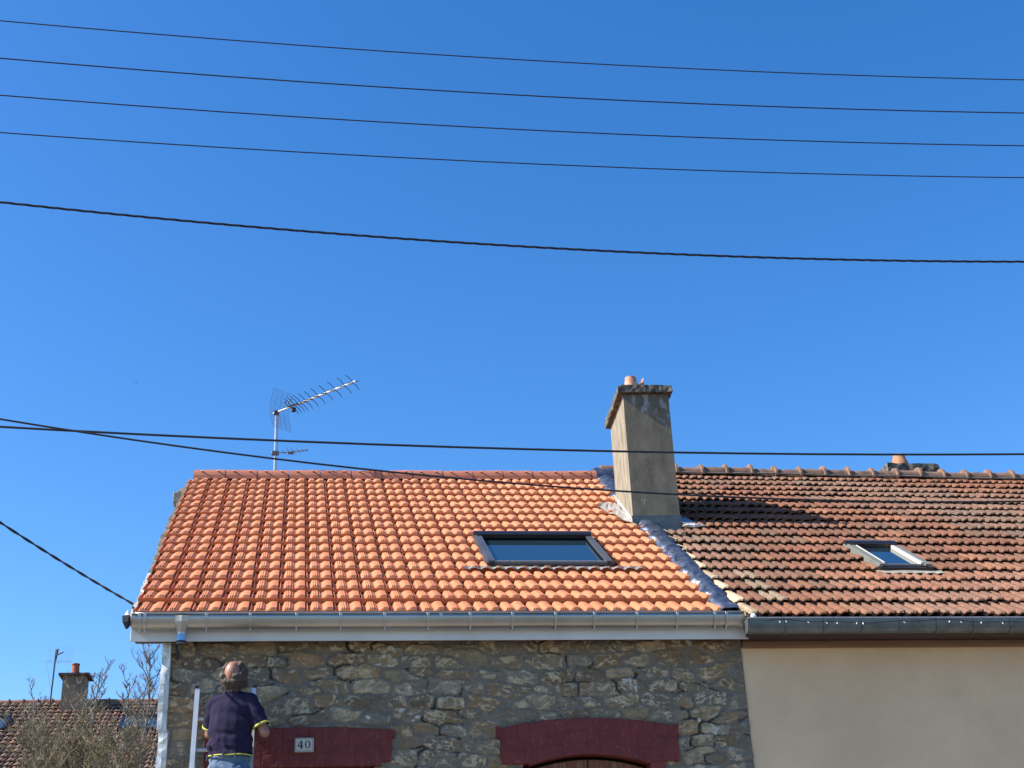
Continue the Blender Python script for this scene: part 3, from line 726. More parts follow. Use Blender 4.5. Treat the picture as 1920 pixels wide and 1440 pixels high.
# eaves of the beige house
MB().box((4.19, 11.80, 4.474), (XR, 12.035, 4.50)).box((4.22, 11.80, 4.50), (XR, 11.825, 4.58)).build('soffit', M['dark_wood'], bh)
MB().box((4.19, 12.037, 4.412), (XR, 12.098, 4.472), .003).build('wall_plate_beam', M['brown_wood'], bh)
g2y, g2r = 11.735, .072
prof = [(g2y-g2r*math.cos(math.pi*k/14), -g2r*1.75*math.sin(math.pi*k/14)**.8) for k in range(0, 15)]
g2 = MB(); g2.sweepx([(y, z+4.592) for y, z in prof], 4.135, XR, 40); g2.sweepx([(y+(-.003 if y < g2y else .003), z+4.589) for y, z in prof], 4.135, XR, 40)
g2.add([(4.134, y, z+4.592) for y, z in prof], [tuple(range(len(prof)))])
g2o = g2.build('gutter', M['zinc_old'], bh, smooth=True)
MB().tube([(4.13, g2y-g2r-.004, 4.594), (XR, g2y-g2r-.004, 4.594)], .0075, 8).build('gutter_bead', M['galv'], g2o)
bb = MB(); pr_ = [(g2y-(g2r+.006)*math.cos(math.pi*k/14), 4.592-(g2r*1.75+.006)*math.sin(math.pi*k/14)**.8) for k in range(0, 13)]
bb.sweepx(pr_, 4.488, 4.512); bb.sweepx([(y-.003, z-.003) for y, z in pr_], 4.488, 4.512)
b1 = bb.build('gutter_bracket', M['zinc_old'], g2o, origin=(4.5, g2y, 4.59))
for k in range(1, 23):
    c_ = b1.copy(); C.objects.link(c_); c_.parent = g2o; c_.location = Vector(b1.location)+Vector((.372*k, 0, 0))
MB().lathe((4.205, 11.70, 4.615), [(.002, -.03), (.026, -.015), (.03, .005), (.018, .028), (.002, .034)], 9).build('sealant_lump', mat('white_sealant', (.7, .7, .7), rough=.5), g2o)
# chimney of the beige house, just behind the ridge
c2 = MB(); c2.box((8.92, 17.95, 7.6), (9.56, 18.6, 8.42)); c2o = c2.build('chimney', M['chimney'], bh); c2o['label'] = 'low lichen covered chimney behind the ridge'
def lumpy(mb, x0, x1, y0, y1, z0, z1, j=.012, n=10):
    V = []; F = []
    ring = [(x0+(x1-x0)*k/n, y0) for k in range(n)]+[(x1, y0+(y1-y0)*k/n) for k in range(n)]+[(x1-(x1-x0)*k/n, y1) for k in range(n)]+[(x0, y1-(y1-y0)*k/n) for k in range(n)]
    for z in (z0, (z0+z1)/2, z1):
        for a, b in ring: V.append((a+random.uniform(-j, j), b+random.uniform(-j, j), z+random.uniform(-j, j)*.5))
    m = len(ring)
    for l in range(2):
        for k in range(m): F.append((l*m+k, l*m+(k+1) % m, (l+1)*m+(k+1) % m, (l+1)*m+k))
    F.append(tuple(range(m))[::-1]); F.append(tuple(range(2*m, 3*m))); mb.add(V, F)
cp = MB(); lumpy(cp, 8.80, 9.62, 17.85, 18.7, 8.43, 8.555); cp.build('chimney_cap', M['cap'], c2o)
MB().lathe((9.125, 18.1, 8.55), [(.14, 0), (.125, .09), (.10, .17), (.092, .205), (.080, .235), (.070, .235), (.08, .1)], 24, cap=False).build('chimney_pot', M['pot_orange'], c2o)

# string of small white lights on the old gutter
sl_ = empty('string_lights', (6, 11.65, 4.56), 'thin dark wire with little white light sticks strung along the dark old gutter', 'string lights')
pts = []
for i in range(140):
    x_ = 4.3+.06*i; pts.append((x_, g2y-g2r-.012, 4.575-.028*abs(math.sin(x_*2.1))-.006*math.sin(x_*11)))
MB().tube(pts, .0025, 5).build('light_wire', M['plastic_dark'], sl_)
for x_ in [4.43, 4.49, 4.70, 4.88, 4.99, 5.18, 5.24, 5.64, 6.1, 6.21, 6.42, 6.63, 6.95, 7.3, 7.7]:
    zz = 4.562-.02*abs(math.sin(x_*2.1)); a = random.uniform(-.8, .8)
    MB().tube([(x_, g2y-g2r-.018, zz), (x_+.020*math.sin(a), g2y-g2r-.020, zz-.020*math.cos(a)+.004)], .0042, 6).build('light_stick', M['bulb'], sl_)

# ================================================================== tv antenna on the ridge
def antenna(loc, mh, sc_, lab, boomdir, full=True):
    t = empty('tv_antenna', loc, lab, 'antenna'); L0 = Vector(loc)
    MB().tube([L0, L0+Vector((0, 0, mh))], .015*sc_, 8).tube([L0+Vector((.03*sc_, .0, 0)), L0+Vector((.028*sc_, 0, mh-.03))], .005*sc_, 6).build('mast', M['galv'], t)
    b = Vector(boomdir).normalized(); h = Vector((b.y, -b.x, 0))*-1; z = Vector((0, 0, 1)); o_ = L0+Vector((0, 0, mh))
    return t, b, h, z, o_
t, b, h, z, o_ = antenna((-.285, 17.2, 8.0), .885, 1, 'long angled rooftop TV antenna on a thin mast above the new orange ridge', (1.03, -1.11, 0))
if h.x < 0: h = -h
MB().tube([o_-b*.06, o_+b*1.50], .011, 8).build('boom', M['alu'], t)
cl = MB(); cl.box((o_.x-.035, o_.y-.035, o_.z-.035), (o_.x+.035, o_.y+.035, o_.z+.02), .006); cl.build('mast_clamp', M['plastic_dark'], t)
for tpos in [.30, .36, .42, .48, .57, .68, .81, .96, 1.12, 1.30, 1.45]:
    e = MB(); cpt = o_+b*tpos
    for a in (26, 154, 206, 334):
        d = h*math.cos(math.radians(a))+z*math.sin(math.radians(a))
        L_ = .155 if tpos < 1.4 else .145
        e.tube([cpt+d*.012, cpt+d*L_*.55+b*.012, cpt+d*L_+b*(-.004)], [.0055, .0048, .004], 5)
    e.box((cpt.x-.010, cpt.y-.010, cpt.z-.013), (cpt.x+.010, cpt.y+.010, cpt.z+.013), .002)
    e.build('director', M['plastic_dark'], t)
di = MB(); cpt = o_+b*.24
di.tube([cpt-h*.02+z*.02, cpt+h*.01+z*.13], .006, 6).tube([cpt-h*.09+z*.06, cpt+h*.12-z*.03], .005, 6)
di.box((cpt.x+.04, cpt.y-.06, cpt.z-.075), (cpt.x+.10, cpt.y-.01, cpt.z-.015), .008); di.build('dipole', M['plastic_dark'], t)
for sgn in (1, -1):
    g_ = MB(); hp = o_+b*.05
    upv = (z*sgn*.86-b*.10*1+b*.32).normalized()*.27
    for k in range(9): q0 = hp+upv*(k/8)+upv*.06; g_.tube([q0-h*.17, q0+h*.17], .0024, 4)
    for k in range(5): q0 = hp-h*.17+h*.34*k/4+upv*.06; g_.tube([q0, q0+upv], .0024, 4)
    g_.build('reflector_grid', M['zinc_old'], t)
la = MB(); q0 = Vector((-.285, 17.2, 8.285)); bb_ = Vector((.93, -.3, 0)).normalized()
la.tube([q0-bb_*.06, q0+bb_*.46], .007, 6); la.box((q0.x-.045, q0.y-.03, q0.z-.025), (q0.x+.05, q0.y+.03, q0.z+.03), .005)
for tpos, l_ in ((.12, .06), (.2, .10), (.26, .09), (.33, .07), (.39, .05), (.45, .03)):
    c_ = q0+bb_*tpos; hh_ = Vector((-bb_.y, bb_.x, 0)); la.tube([c_-hh_*l_*1.3, c_+hh_*l_*1.3], .003, 5); la.tube([c_-Vector((0, 0, .012)), c_+Vector((0, 0, .014))], .004, 5)
la.box((q0.x+.17, q0.y-.08, q0.z-.03), (q0.x+.25, q0.y-.05, q0.z-.005), .004)
la.build('lower_boom', M['zinc_old'], t)

# ================================================================== overhead wires
def wire(lab, Y, c, r, x0=-26, x1=26, n=90, group=None, twist=0, yslope=0.):
    pts = []
    for i in range(n+1):
        x_ = x0+(x1-x0)*i/n; pts.append((x_, Y+yslope*x_, c[0]*x_*x_+c[1]*x_+c[2]))
    mb = MB()
    if twist:
        N = 1400; k2 = 2*math.pi/twist
        for ph in (0, 2*math.pi/3, 4*math.pi/3):
            q = []
            for i in range(N+1):
                x_ = x0+(x1-x0)*i/N; q.append((x_, Y+r*.62*math.cos(k2*x_+ph), c[0]*x_*x_+c[1]*x_+c[2]+r*.62*math.sin(k2*x_+ph)))
            mb.tube(q, r*.55, 5)
    else: mb.tube(pts, r, 8)
    o = mb.build('overhead_wire', M['wire'], None, smooth=True)
    return tag(o, lab, 'wire', group)
G = 'thin bare wires crossing the sky'
wire('topmost thin wire across the blue sky, above three similar ones', 8, (.0055, -.0099, 7.8807), .0043, group=G)
wire('second thin wire from the top, between the topmost and the third', 8, (.0056, -.0101, 7.5601), .0048, group=G)
wire('third thin wire from the top, just above the lowest thin one', 8, (.0053, -.0090, 7.2562), .0045, group=G)
wire('lowest of the four thin wires, next above the thick twisted cable', 8, (.0048, -.0058, 6.9624), .0043, group=G)
wire('thick twisted black cable hanging alone across the middle of the sky', 7.5, (.0091, -.0445, 6.0328), .0074, x0=-14, x1=18, twist=.30)
wire('straight black cable passing in front of the grey chimney and both clay pots', 9.5, (.0043, -.0240, 5.3911), .0092)
wire('sagging black cable slanting down across the orange ridge onto the old brown roof', 9, (.0126, -.1108, 5.0396), .0074, x0=-12, x1=16)
p0_, p1_ = Vector((-1.33, 12.35, 4.86)), Vector((-9.0, 0.5, 8.6)); pts = []; mb = MB()
a_ = Vector((-1.4136, 12.3, 4.887)); m_ = Vector((-1.8266, 11.3, 4.9339)); e_ = Vector((-2.2718, 10.5, 5.0698))
for ph in (0, math.pi):
    q = []
    for i in range(400):
        t_ = i/399*5.0-.05
        # quadratic through the house end, rising towards a pole across the road
        P_ = a_+(m_-a_)*(t_*1.0)+((e_-a_)-(m_-a_)*2)*(t_*(t_-1)/2)*.8
        q.append(P_+Vector((math.cos(t_*16+ph)*.0055, 0, math.sin(t_*16+ph)*.0055)))
    mb.tube(q, .0062, 5)
tag(mb.build('service_cable', M['wire'], None, smooth=True), 'short twisted cable running from the lower left up away from the orange roof corner', 'cable')

# ================================================================== bird
bd = MB(); bc = Vector((-31.6, 250, 113.2))
bd.lathe(bc, [(.001, -.10), (.05, -.04), (.06, .02), (.03, .10), (.001, .16)], 8, cap=False)
bd.add([(bc+Vector(q))[:] for q in [(-.02, 0, .03), (-.30, .03, .10), (-.12, .02, -.05), (.02, 0, .03), (.30, .03, .10), (.12, .02, -.05)]], [(0, 1, 2), (3, 5, 4)])
tag(bd.build('bird', M['plastic_dark']), 'tiny dark bird flying far away in the sky above the left house', 'bird')

# ================================================================== ladder
lad = empty('ladder', (-.54, 10.9, 0), 'aluminium ladder leaning on the stone wall under the man', 'ladder')
LT = Vector((0, 11.985, 4.045)); LB = Vector((0, 10.90, 0.0)); ld = (LT-LB).normalized(); lrx = Matrix.Rotation(-math.atan2(LT.y-LB.y, LT.z-LB.z), 3, 'X')
def lad_box(mb, xa, xb, t0, t1, d0, d1, bev=.003):
    nn_ = Vector((0, ld.z, -ld.y)); V = []
    for t_ in (t0, t1):
        for (xx, d) in ((xa, d0), (xb, d0), (xb, d1), (xa, d1)):
            V.append((LB+ld*t_+nn_*d+Vector((xx, 0, 0)))[:])
    mb.add(V, [(3, 2, 1, 0), (4, 5, 6, 7), (0, 1, 5, 4), (1, 2, 6, 5), (2, 3, 7, 6), (3, 0, 4, 7)])
LL = (LT-LB).length
for xa in (-.812, -.318):
    r_ = MB(); lad_box(r_, xa, xa+.026, 0, LL, -.04, .035); lad_box(r_, xa+.0265 if xa < -.5 else xa-.012, xa+.040 if xa < -.5 else xa-.0005, 0, LL, -.04, -.034)
    ro_ = r_.build('rail', M['alu'], lad)
    e = MB(); lad_box(e, xa-.004, xa+.03, LL, LL+.02, -.044, .039); e.build('end_cap', M['plastic_dark'], ro_)
t_ = .28
while t_ < LL-.1:
    p_ = LB+ld*t_; MB().tube([p_+Vector((-.79, 0, 0)), p_+Vector((-.30, 0, 0))], .016, 8).build('rung', M['alu'], lad); t_ += .28
RUNG_Z = [ (LB+ld*(.28*k)).z for k in range(1, 15)]

# ================================================================== man
def blob(mb, c, r, R=None, n=14):
    bm = bmesh.new(); bmesh.ops.create_uvsphere(bm, u_segments=n, v_segments=n//2+2, radius=1)
    Mx = Matrix.Diagonal(Vector(r)); vs = []
    for v in bm.verts:
        p = Mx @ v.co
        if R is not None: p = R @ p
        vs.append((p+Vector(c))[:])
    mb.add(vs, [[v.index for v in f.verts] for f in bm.faces]); bm.free()
def limb(mb, a, b, ra, rb, n=12, k=6):
    a, b = Vector(a), Vector(b)
    mb.tube([a+(b-a)*i/k for i in range(k+1)], [ra+(rb-ra)*i/k for i in range(k+1)], n)
    blob(mb, a, (ra,)*3, n=10); blob(mb, b, (rb,)*3, n=10)
def fuse(name, mb, m, parent, vox, sm=4, cut=None, fn=None, col=None):
    o = mb.build('tmp', m)
    r_ = o.modifiers.new('r', 'REMESH'); r_.mode = 'VOXEL'; r_.voxel_size = vox
    s_ = o.modifiers.new('s', 'SMOOTH'); s_.iterations = sm; s_.factor = .5
    dg_ = bpy.context.evaluated_depsgraph_get(); dg_.update()
    me = bpy.data.meshes.new_from_object(o.evaluated_get(dg_))
    V = np.array([v.co[:] for v in me.vertices]); F = [tuple(p.vertices) for p in me.polygons]
    bpy.data.objects.remove(o, do_unlink=True)
    if fn is not None: V = fn(V)
    if cut is not None:
        keep = cut(V); F = [f for f in F if all(keep[i] for i in f)]
        us_ = sorted({i for f in F for i in f}); ix = {i: k for k, i in enumerate(us_)}
        V = V[us_]; F = [tuple(ix[i] for i in f) for f in F]
    c = col(V) if col else None
    return obj(name, V, F, m, parent, smooth=True, col=c)
skin = mat('skin', (.27, .12, .08), (.36, .175, .12), rough=.5, nscale=25); 
shirt_m = mat('navy_cotton', (.016, .013, .036), (.025, .020, .048), rough=.95, nscale=12, bump=.004, bscale=14, spec=.15)
trim_m = mat('yellow_trim', (.42, .42, .06), (.50, .50, .10), rough=.7, nscale=20)
jean_m = mat('blue_denim', (.045, .085, .15), (.11, .17, .26), rough=.85, nscale=14, bump=.004, bscale=18)
hair_m = mat('grey_brown_hair', (.030, .021, .016), (.11, .083, .065), rough=.75, nscale=60, stretch=(1.5, 1.5, .35), bump=.004, bscale=150)
man = empty('person', (-.49, 11.58, 2.3), 'balding man in navy polo shirt with yellow trim and jeans standing on the ladder', 'person'); man.rotation_euler.z = 0.0
HC = Vector((-.470, 11.575, 4.078))      # head centre
tilt = Matrix.Rotation(math.radians(30), 3, 'X')  # head thrown back, looking up
def hp(x, y, z_): return HC+tilt @ Vector((x, y, z_))
shL, shR = Vector((-.640, 11.615, 3.880)), Vector((-.330, 11.61, 3.878))
elL, elR = Vector((-.725, 11.76, 3.640)), Vector((-.200, 11.62, 3.600))
wrL, wrR = Vector((-.640, 11.93, 3.80)), Vector((-.330, 11.82, 3.74))
bd_ = MB()
blob(bd_, hp(0, .005, .01), (.078, .098, .112), tilt, 20); blob(bd_, hp(0, .04, -.055), (.058, .062, .065), tilt)
blob(bd_, hp(0, .088, -.095), (.028, .022, .022), tilt)            # chin
blob(bd_, hp(0, .108, -.012), (.014, .022, .026), tilt)            # nose
blob(bd_, hp(0, .095, .03), (.05, .012, .010), tilt)               # brow
blob(bd_, hp(0, .099, -.052), (.026, .010, .010), tilt)            # mouth
for sx in (-1, 1): blob(bd_, hp(sx*.082, .0, -.01), (.010, .020, .032), tilt)     # ears
limb(bd_, (-.470, 11.60, 3.88), hp(0, -.01, -.06), .060, .056)
blob(bd_, (-.485, 11.61, 3.74), (.165, .10, .17)); blob(bd_, (-.490, 11.62, 3.50), (.150, .10, .18)); blob(bd_, (-.490, 11.62, 3.34), (.165, .11, .12))
for s_, e_, w_, sg in ((shL, elL, wrL, -1), (shR, elR, wrR, 1)):
    limb(bd_, s_, e_, .044, .041); limb(bd_, e_, w_, .044, .028)
feetz = 2.50
hipz = 3.30
for sx in (-1, 1):
    hx = -.49+sx*.09
    limb(bd_, (hx, 11.62, hipz), (hx+sx*.03, 11.56, 2.93), .085, .055); limb(bd_, (hx+sx*.03, 11.56, 2.93), (hx+sx*.02, 11.54, 2.55), .052, .038)
for wr, sg in ((wrL, -1), (wrR, 1)):      # palm, four bent fingers, thumb leaving the side of the palm
    d = Vector((-sg*.15, .75, .62)).normalized(); sd_ = Vector((1, 0, 0)); nr = d.cross(sd_).normalized()
    pc = wr+d*.045; blob(bd_, pc, (.040, .018, .048), Matrix((sd_, nr, d)).transposed())
    for k, L_ in enumerate((.060, .072, .068, .052)):
        b0_ = pc+d*.040+sd_*(-.033+.022*k); k1 = b0_+d*L_*.5+nr*.004; k2 = k1+d*L_*.25-nr*L_*.38
        bd_.tube([b0_-d*.01, k1, k2], [.0095, .0088, .0078], 8); blob(bd_, k2, (.0078,)*3, n=8); blob(bd_, k1, (.0088,)*3, n=8)
    tb = pc-sd_*sg*.034-d*.01; bd_.tube([tb, tb-sd_*sg*.022+d*.026, tb-sd_*sg*.018+d*.050], [.012, .0105, .0085], 8)
body = fuse('body', bd_, skin, man, .0065, 3)
# shirt
sm = MB()
blob(sm, (-.485, 11.61, 3.79), (.192, .115, .125)); blob(sm, (-.490, 11.605, 3.66), (.193, .125, .20)); blob(sm, (-.490, 11.612, 3.52), (.196, .130, .18)); blob(sm, (-.490, 11.615, 3.42), (.196, .132, .12))
limb(sm, (-.63, 11.61, 3.872), (-.47, 11.60, 3.895), .060, .072); limb(sm, (-.47, 11.60, 3.895), (-.335, 11.61, 3.872), .072, .060); limb(sm, (-.47, 11.60, 3.86), (-.470, 11.60, 3.93), .085, .070)
for s_, e_, in ((shL, elL), (shR, elR)):
    en = s_+(e_-s_)*.78; sm.tube([s_, s_+(en-s_)*.5, en], [.060, .068, .070], 16); blob(sm, s_, (.058,)*3)
def folds(V):
    V = V.copy(); x_, y_, z_ = V[:, 0], V[:, 1], V[:, 2]
    f1_ = .015*np.sin((z_*1.0+(x_+.49)*.45)*58+3.2*fbm(x_, z_, .11, 19)*2)*np.clip((3.64-z_)/.14, 0, 1)*np.clip(fbm(x_, z_, .13, 23)*2.4-.5, 0, 1)
    f2_ = .0025*np.sin((x_*.8+z_*1.1)*48+3*vnoise(x_, z_, .12, 8))*np.clip((z_-3.72)/.1, 0, 1)*np.clip(np.abs(x_+.49)/.12, 0, 1)
    f3_ = .007*(fbm(x_, z_, .16, 12)-.5)
    V[:, 1] -= (f1_+f2_+f3_)*(y_ < 11.62)
    V[:, 0] += .004*np.sin(z_*55)
    return V
hem = 3.435
def cutshirt(V):
    sl = (V[:, 0] > -.30) | (V[:, 0] < -.675)
    return (V[:, 2] > hem-.012*np.cos((V[:, 0]+.45)*6)) & (V[:, 2] < 3.965+.25*(V[:, 1]-11.60))
fuse('polo_shirt', sm, shirt_m, man, .009, 3, cut=cutshirt, fn=folds)
tr = MB()
pts = []
for k in range(41):
    q = 2*math.pi*k/40; pts.append((-.492+.186*math.cos(q), 11.615+.131*math.sin(q), hem-.004-.012*math.cos((.186*math.cos(q)-.042)*6)+.002*math.sin(q*6)))
tr.tube(pts, .0065, 6, cap=False); tr.build('hem_trim', trim_m, man, smooth=True)
for s_, e_ in ((shL, elL), (shR, elR)):
    d = (e_-s_).normalized(); en = s_+(e_-s_)*.78; a = d.cross(Vector((0, 1, 0))).normalized(); b = d.cross(a)
    V = []; F = []
    for j, (o1, rr) in enumerate(((-.009, .069), (-.009, .0725), (.007, .0725), (.009, .067))):
        for k in range(24): q = 2*math.pi*k/24; V.append((en+d*o1+a*rr*math.cos(q)+b*rr*math.sin(q))[:])
    for j in range(3):
        for k in range(24): F.append((j*24+k, j*24+(k+1) % 24, (j+1)*24+(k+1) % 24, (j+1)*24+k))
    obj('cuff_trim', V, F, trim_m, man, smooth=True)
# collar
# trousers
tm = MB(); blob(tm, (-.492, 11.62, 3.40), (.180, .122, .07)); blob(tm, (-.492, 11.61, 3.30), (.186, .135, .13))
for sx in (-1, 1):
    hx = -.492+sx*.088
    limb(tm, (hx, 11.61, 3.28), (hx+sx*.03, 11.56, 2.93), .105, .080); limb(tm, (hx+sx*.03, 11.56, 2.93), (hx+sx*.02, 11.54, 2.56), .078, .068)
def tfold(V):
    V = V.copy(); V[:, 1] -= .010*np.sin(V[:, 2]*60+V[:, 0]*9+3*vnoise(V[:, 0], V[:, 2], .1, 3))*(V[:, 1] < 11.6)*np.clip((3.42-V[:, 2])/.05, 0, 1); return V
fuse('jeans', tm, jean_m, man, .010, 3, cut=lambda V: V[:, 2] < 3.432, fn=tfold)
dden = mat('dark_denim', (.03, .05, .09), rough=.9)
for x_ in (-.655, -.60, -.50, -.40):
    MB().tube([(x_, 11.61-.131*math.sqrt(max(0, 1-((x_+.492)/.19)**2))-.006, 3.43), (x_+.002, 11.61-.138*math.sqrt(max(0, 1-((x_+.492)/.19)**2))-.010, 3.385)], .006, 6).build('belt_loop', dden, man)
for sx in (-1, 1):
    sb = MB(); hx = -.492+sx*.11; blob(sb, (hx, 11.54, 2.55), (.05, .06, .06)); blob(sb, (hx, 11.60, 2.515), (.046, .13, .04)); sb.box((hx-.045, 11.47, 2.472), (hx+.045, 11.71, 2.49), .004)
    fuse('boot', sb, mat('dark_leather', (.03, .02, .015), rough=.6), man, .010, 2)
# hair: a thick rim around the bald crown, with loose strands
hm = MB()
for k in range(30):
    q = 2*math.pi*k/30
    rr = 1.0
    for zz, ra, br in ((.060, .078, .026), (.025, .088, .030), (-.015, .090, .030), (-.055, .080, .030), (-.085, .066, .026)):
        if zz > .05 and math.sin(q) < -.15: continue
        if zz > .02 and math.sin(q) < -.70 and math.cos(q) < .5: continue
        if zz < -.03 and math.sin(q) > .1: continue
        blob(hm, hp(ra*math.cos(q), .004+ra*1.12*math.sin(q), zz), (br*random.uniform(.80, 1.02),)*3, n=8)
for k in range(13):
    q = math.pi*(-.10+1.2*k/12); blob(hm, hp(.060*math.cos(q)+.006, .022+.058*math.sin(q), .086), (.024*random.uniform(.85, 1.1),)*3, n=8)
hairo = fuse('hair', hm, hair_m, man, .009, 2, fn=lambda V: V+np.stack([(fbm(V[:, 0]*3, V[:, 2], .03, s)-.5)*.022 for s in (1, 2, 3)], -1))
st = MB()
for k in range(900):
    q = random.uniform(math.pi*.92, math.pi*2.08) if random.random() < .75 else random.uniform(0, 2*math.pi)
    zz = random.uniform(-.09, .085)
    if zz > .01 and math.sin(q) < -.35: continue
    ra = .100 if zz < .05 else .088
    d = Vector((math.cos(q), math.sin(q)*1.1, 0)); b0_ = hp(ra*d.x, ra*d.y, zz); tip = hp(d.x*(ra+random.uniform(.004, .026)), d.y*(ra+random.uniform(.004, .022)), zz-random.uniform(-.02, .045))
    st.tube([b0_, (b0_+tip)/2+Vector((random.uniform(-.006, .006), 0, .004)), tip], [.0012, .0010, .0004], 3, cap=False)
st.build('hair_strands', mat('loose_hair', (.055, .042, .034), (.14, .11, .09), rough=.6, nscale=30), hairo)

# ================================================================== distant house, left
fh = empty('distant_house', (-6, 44, 0), 'far brown roofed house behind bare trees at the lower left', 'house')
FX0, FX1 = -16.0, 1.5; FA = math.radians(27); CF, SF = math.cos(FA), math.sin(FA); FYr, FZr = 42.0, 9.82; FS = 10.08
FY0, FZ0 = FYr-FS*CF, FZr-FS*SF
def P3(x, s, z): return np.stack([x, FY0+s*CF-z*SF, FZ0+s*SF+z*CF], -1)
def p3(x, s, z=0.): return tuple(P3(np.array([x]), np.array([s]), np.array([z]))[0])
MB().box((FX0+.3, FY0+.4, 0), (FX1-.3, 2*FYr-FY0-.4, FZ0-.05)).build('wall', mat('far_render', (.45, .40, .33), rough=.9), fh)
fr_ = MB(); fr_.add([p3(FX0, -.1, -.03), p3(FX1, -.1, -.03), p3(FX1, FS, -.03), p3(FX0, FS, -.03)], [(0, 1, 2, 3)])
fr_.add([p3(FX0, FS, -.03), p3(FX1, FS, -.03), (FX1, 2*FYr-FY0, FZ0), (FX0, 2*FYr-FY0, FZ0)], [(0, 1, 2, 3)])
fro = fr_.build('roof', mat('far_boards', (.05, .035, .03), rough=.9), fh)
us_f = [0, .12, .235, .37, .5, .64, .78, .92, 1]
def col_far(r, c, x, s):
    q = np.array(random.choice([(.24, .14, .095), (.27, .16, .105), (.22, .15, .10), (.20, .145, .10)]))*random.uniform(.8, 1.2)
    k = min(1, max(0, (x+7.2)/1.2)); q = q*(1-.35*k)+np.array((.30, .145, .075))*.35*k
    return tuple(q)
tiles('roof_tile_field', fro, M['tile_old'], P3, FX0, .235, 60, [i*.36 for i in range(6, 29)], prof_old, .055, col_far, None, us_f, .030, ds=ds_old, jit=.003, tilt=.01, lip=.02, fl_=.9, shell=.02)
frd = MB(); x = FX0; k = 0
while x < FX1-.4: ridge_seg(frd, x, x+.41, FYr+.05, FZr+.06, FZr+.06+random.uniform(-.01, .01), .10, 8, .03); x += .41
frd.build('ridge_cap', mat('far_ridge', (.17, .085, .055), (.27, .13, .08), rough=.9, nscale=4), fro)
fc = MB(); fc.box((-6.62, 41.2, 9.0), (-5.98, 41.95, 10.48)); fco = fc.build('chimney', mat('far_chimney', (.13, .105, .08), (.21, .17, .13), rough=.95, nscale=5), fh)
lumpy_ = MB(); lumpy(lumpy_, -6.74, -5.86, 41.08, 42.07, 10.48, 10.54, .006); lumpy_.build('chimney_cap', mat('dark_slab', (.08, .05, .045), rough=.9), fco)
MB().lathe((-6.34, 41.55, 10.54), [(.14, 0), (.12, .15), (.11, .30), (.125, .33), (.125, .36), (.10, .36)], 14, cap=False).build('chimney_pot', mat('far_pot', (.24, .07, .045), (.34, .10, .06), rough=.8), fco)
MB().box((-6.64, 41.16, 9.32), (-5.96, 41.18, 9.42)).build('chimney_flashing', M['zinc_light'], fco)
for (xa, xb, sa, sb) in ((-9.2, -7.78, 7.25, 8.45), (-4.75, -3.4, 7.2, 8.4)):
    skylight(fh, P3, xa, xb, sa, sb, M['frame_dark'], M['frame_dark'], .14, 'far skylight with a dark frame', glass_in=.03)
# antenna on that house
t2 = empty('tv_antenna', (-6.93, 41.3, 9.6), 'small faint grid antenna on a pole beside the far chimney', 'antenna')
MB().tube([(-6.93, 41.3, 9.6), (-6.90, 41.3, 11.28)], .022, 6).build('mast', M['plastic_dark'], t2)
g_ = MB()
for k in range(8): g_.tube([(-7.16+.02*k*.3, 41.25, 10.98+.05*k), (-6.36+.02*k*.3, 41.25, 10.98+.05*k)], .0022, 4)
for k in range(7): g_.tube([(-7.16+.133*k, 41.25, 10.98), (-7.13+.133*k, 41.25, 11.34)], .0022, 4)
for k in range(4): g_.tube([(-7.14, 41.2-.1*k, 10.86-.0*k), (-6.40, 41.2-.1*k, 10.86)], .003, 4)
g_.tube([(-7.14, 41.2, 10.86), (-6.95, 41.3, 10.1)], .006, 4)
g_.build('reflector_grid', M['galv'], t2)
MB().tube([(-6.9, 41.28, 10.85), (-6.78, 40.9, 11.2)], .022, 5).tube([(-6.80, 41.0, 11.05), (-6.62, 40.8, 11.08)], .02, 5).build('dipole', M['plastic_dark'], t2)

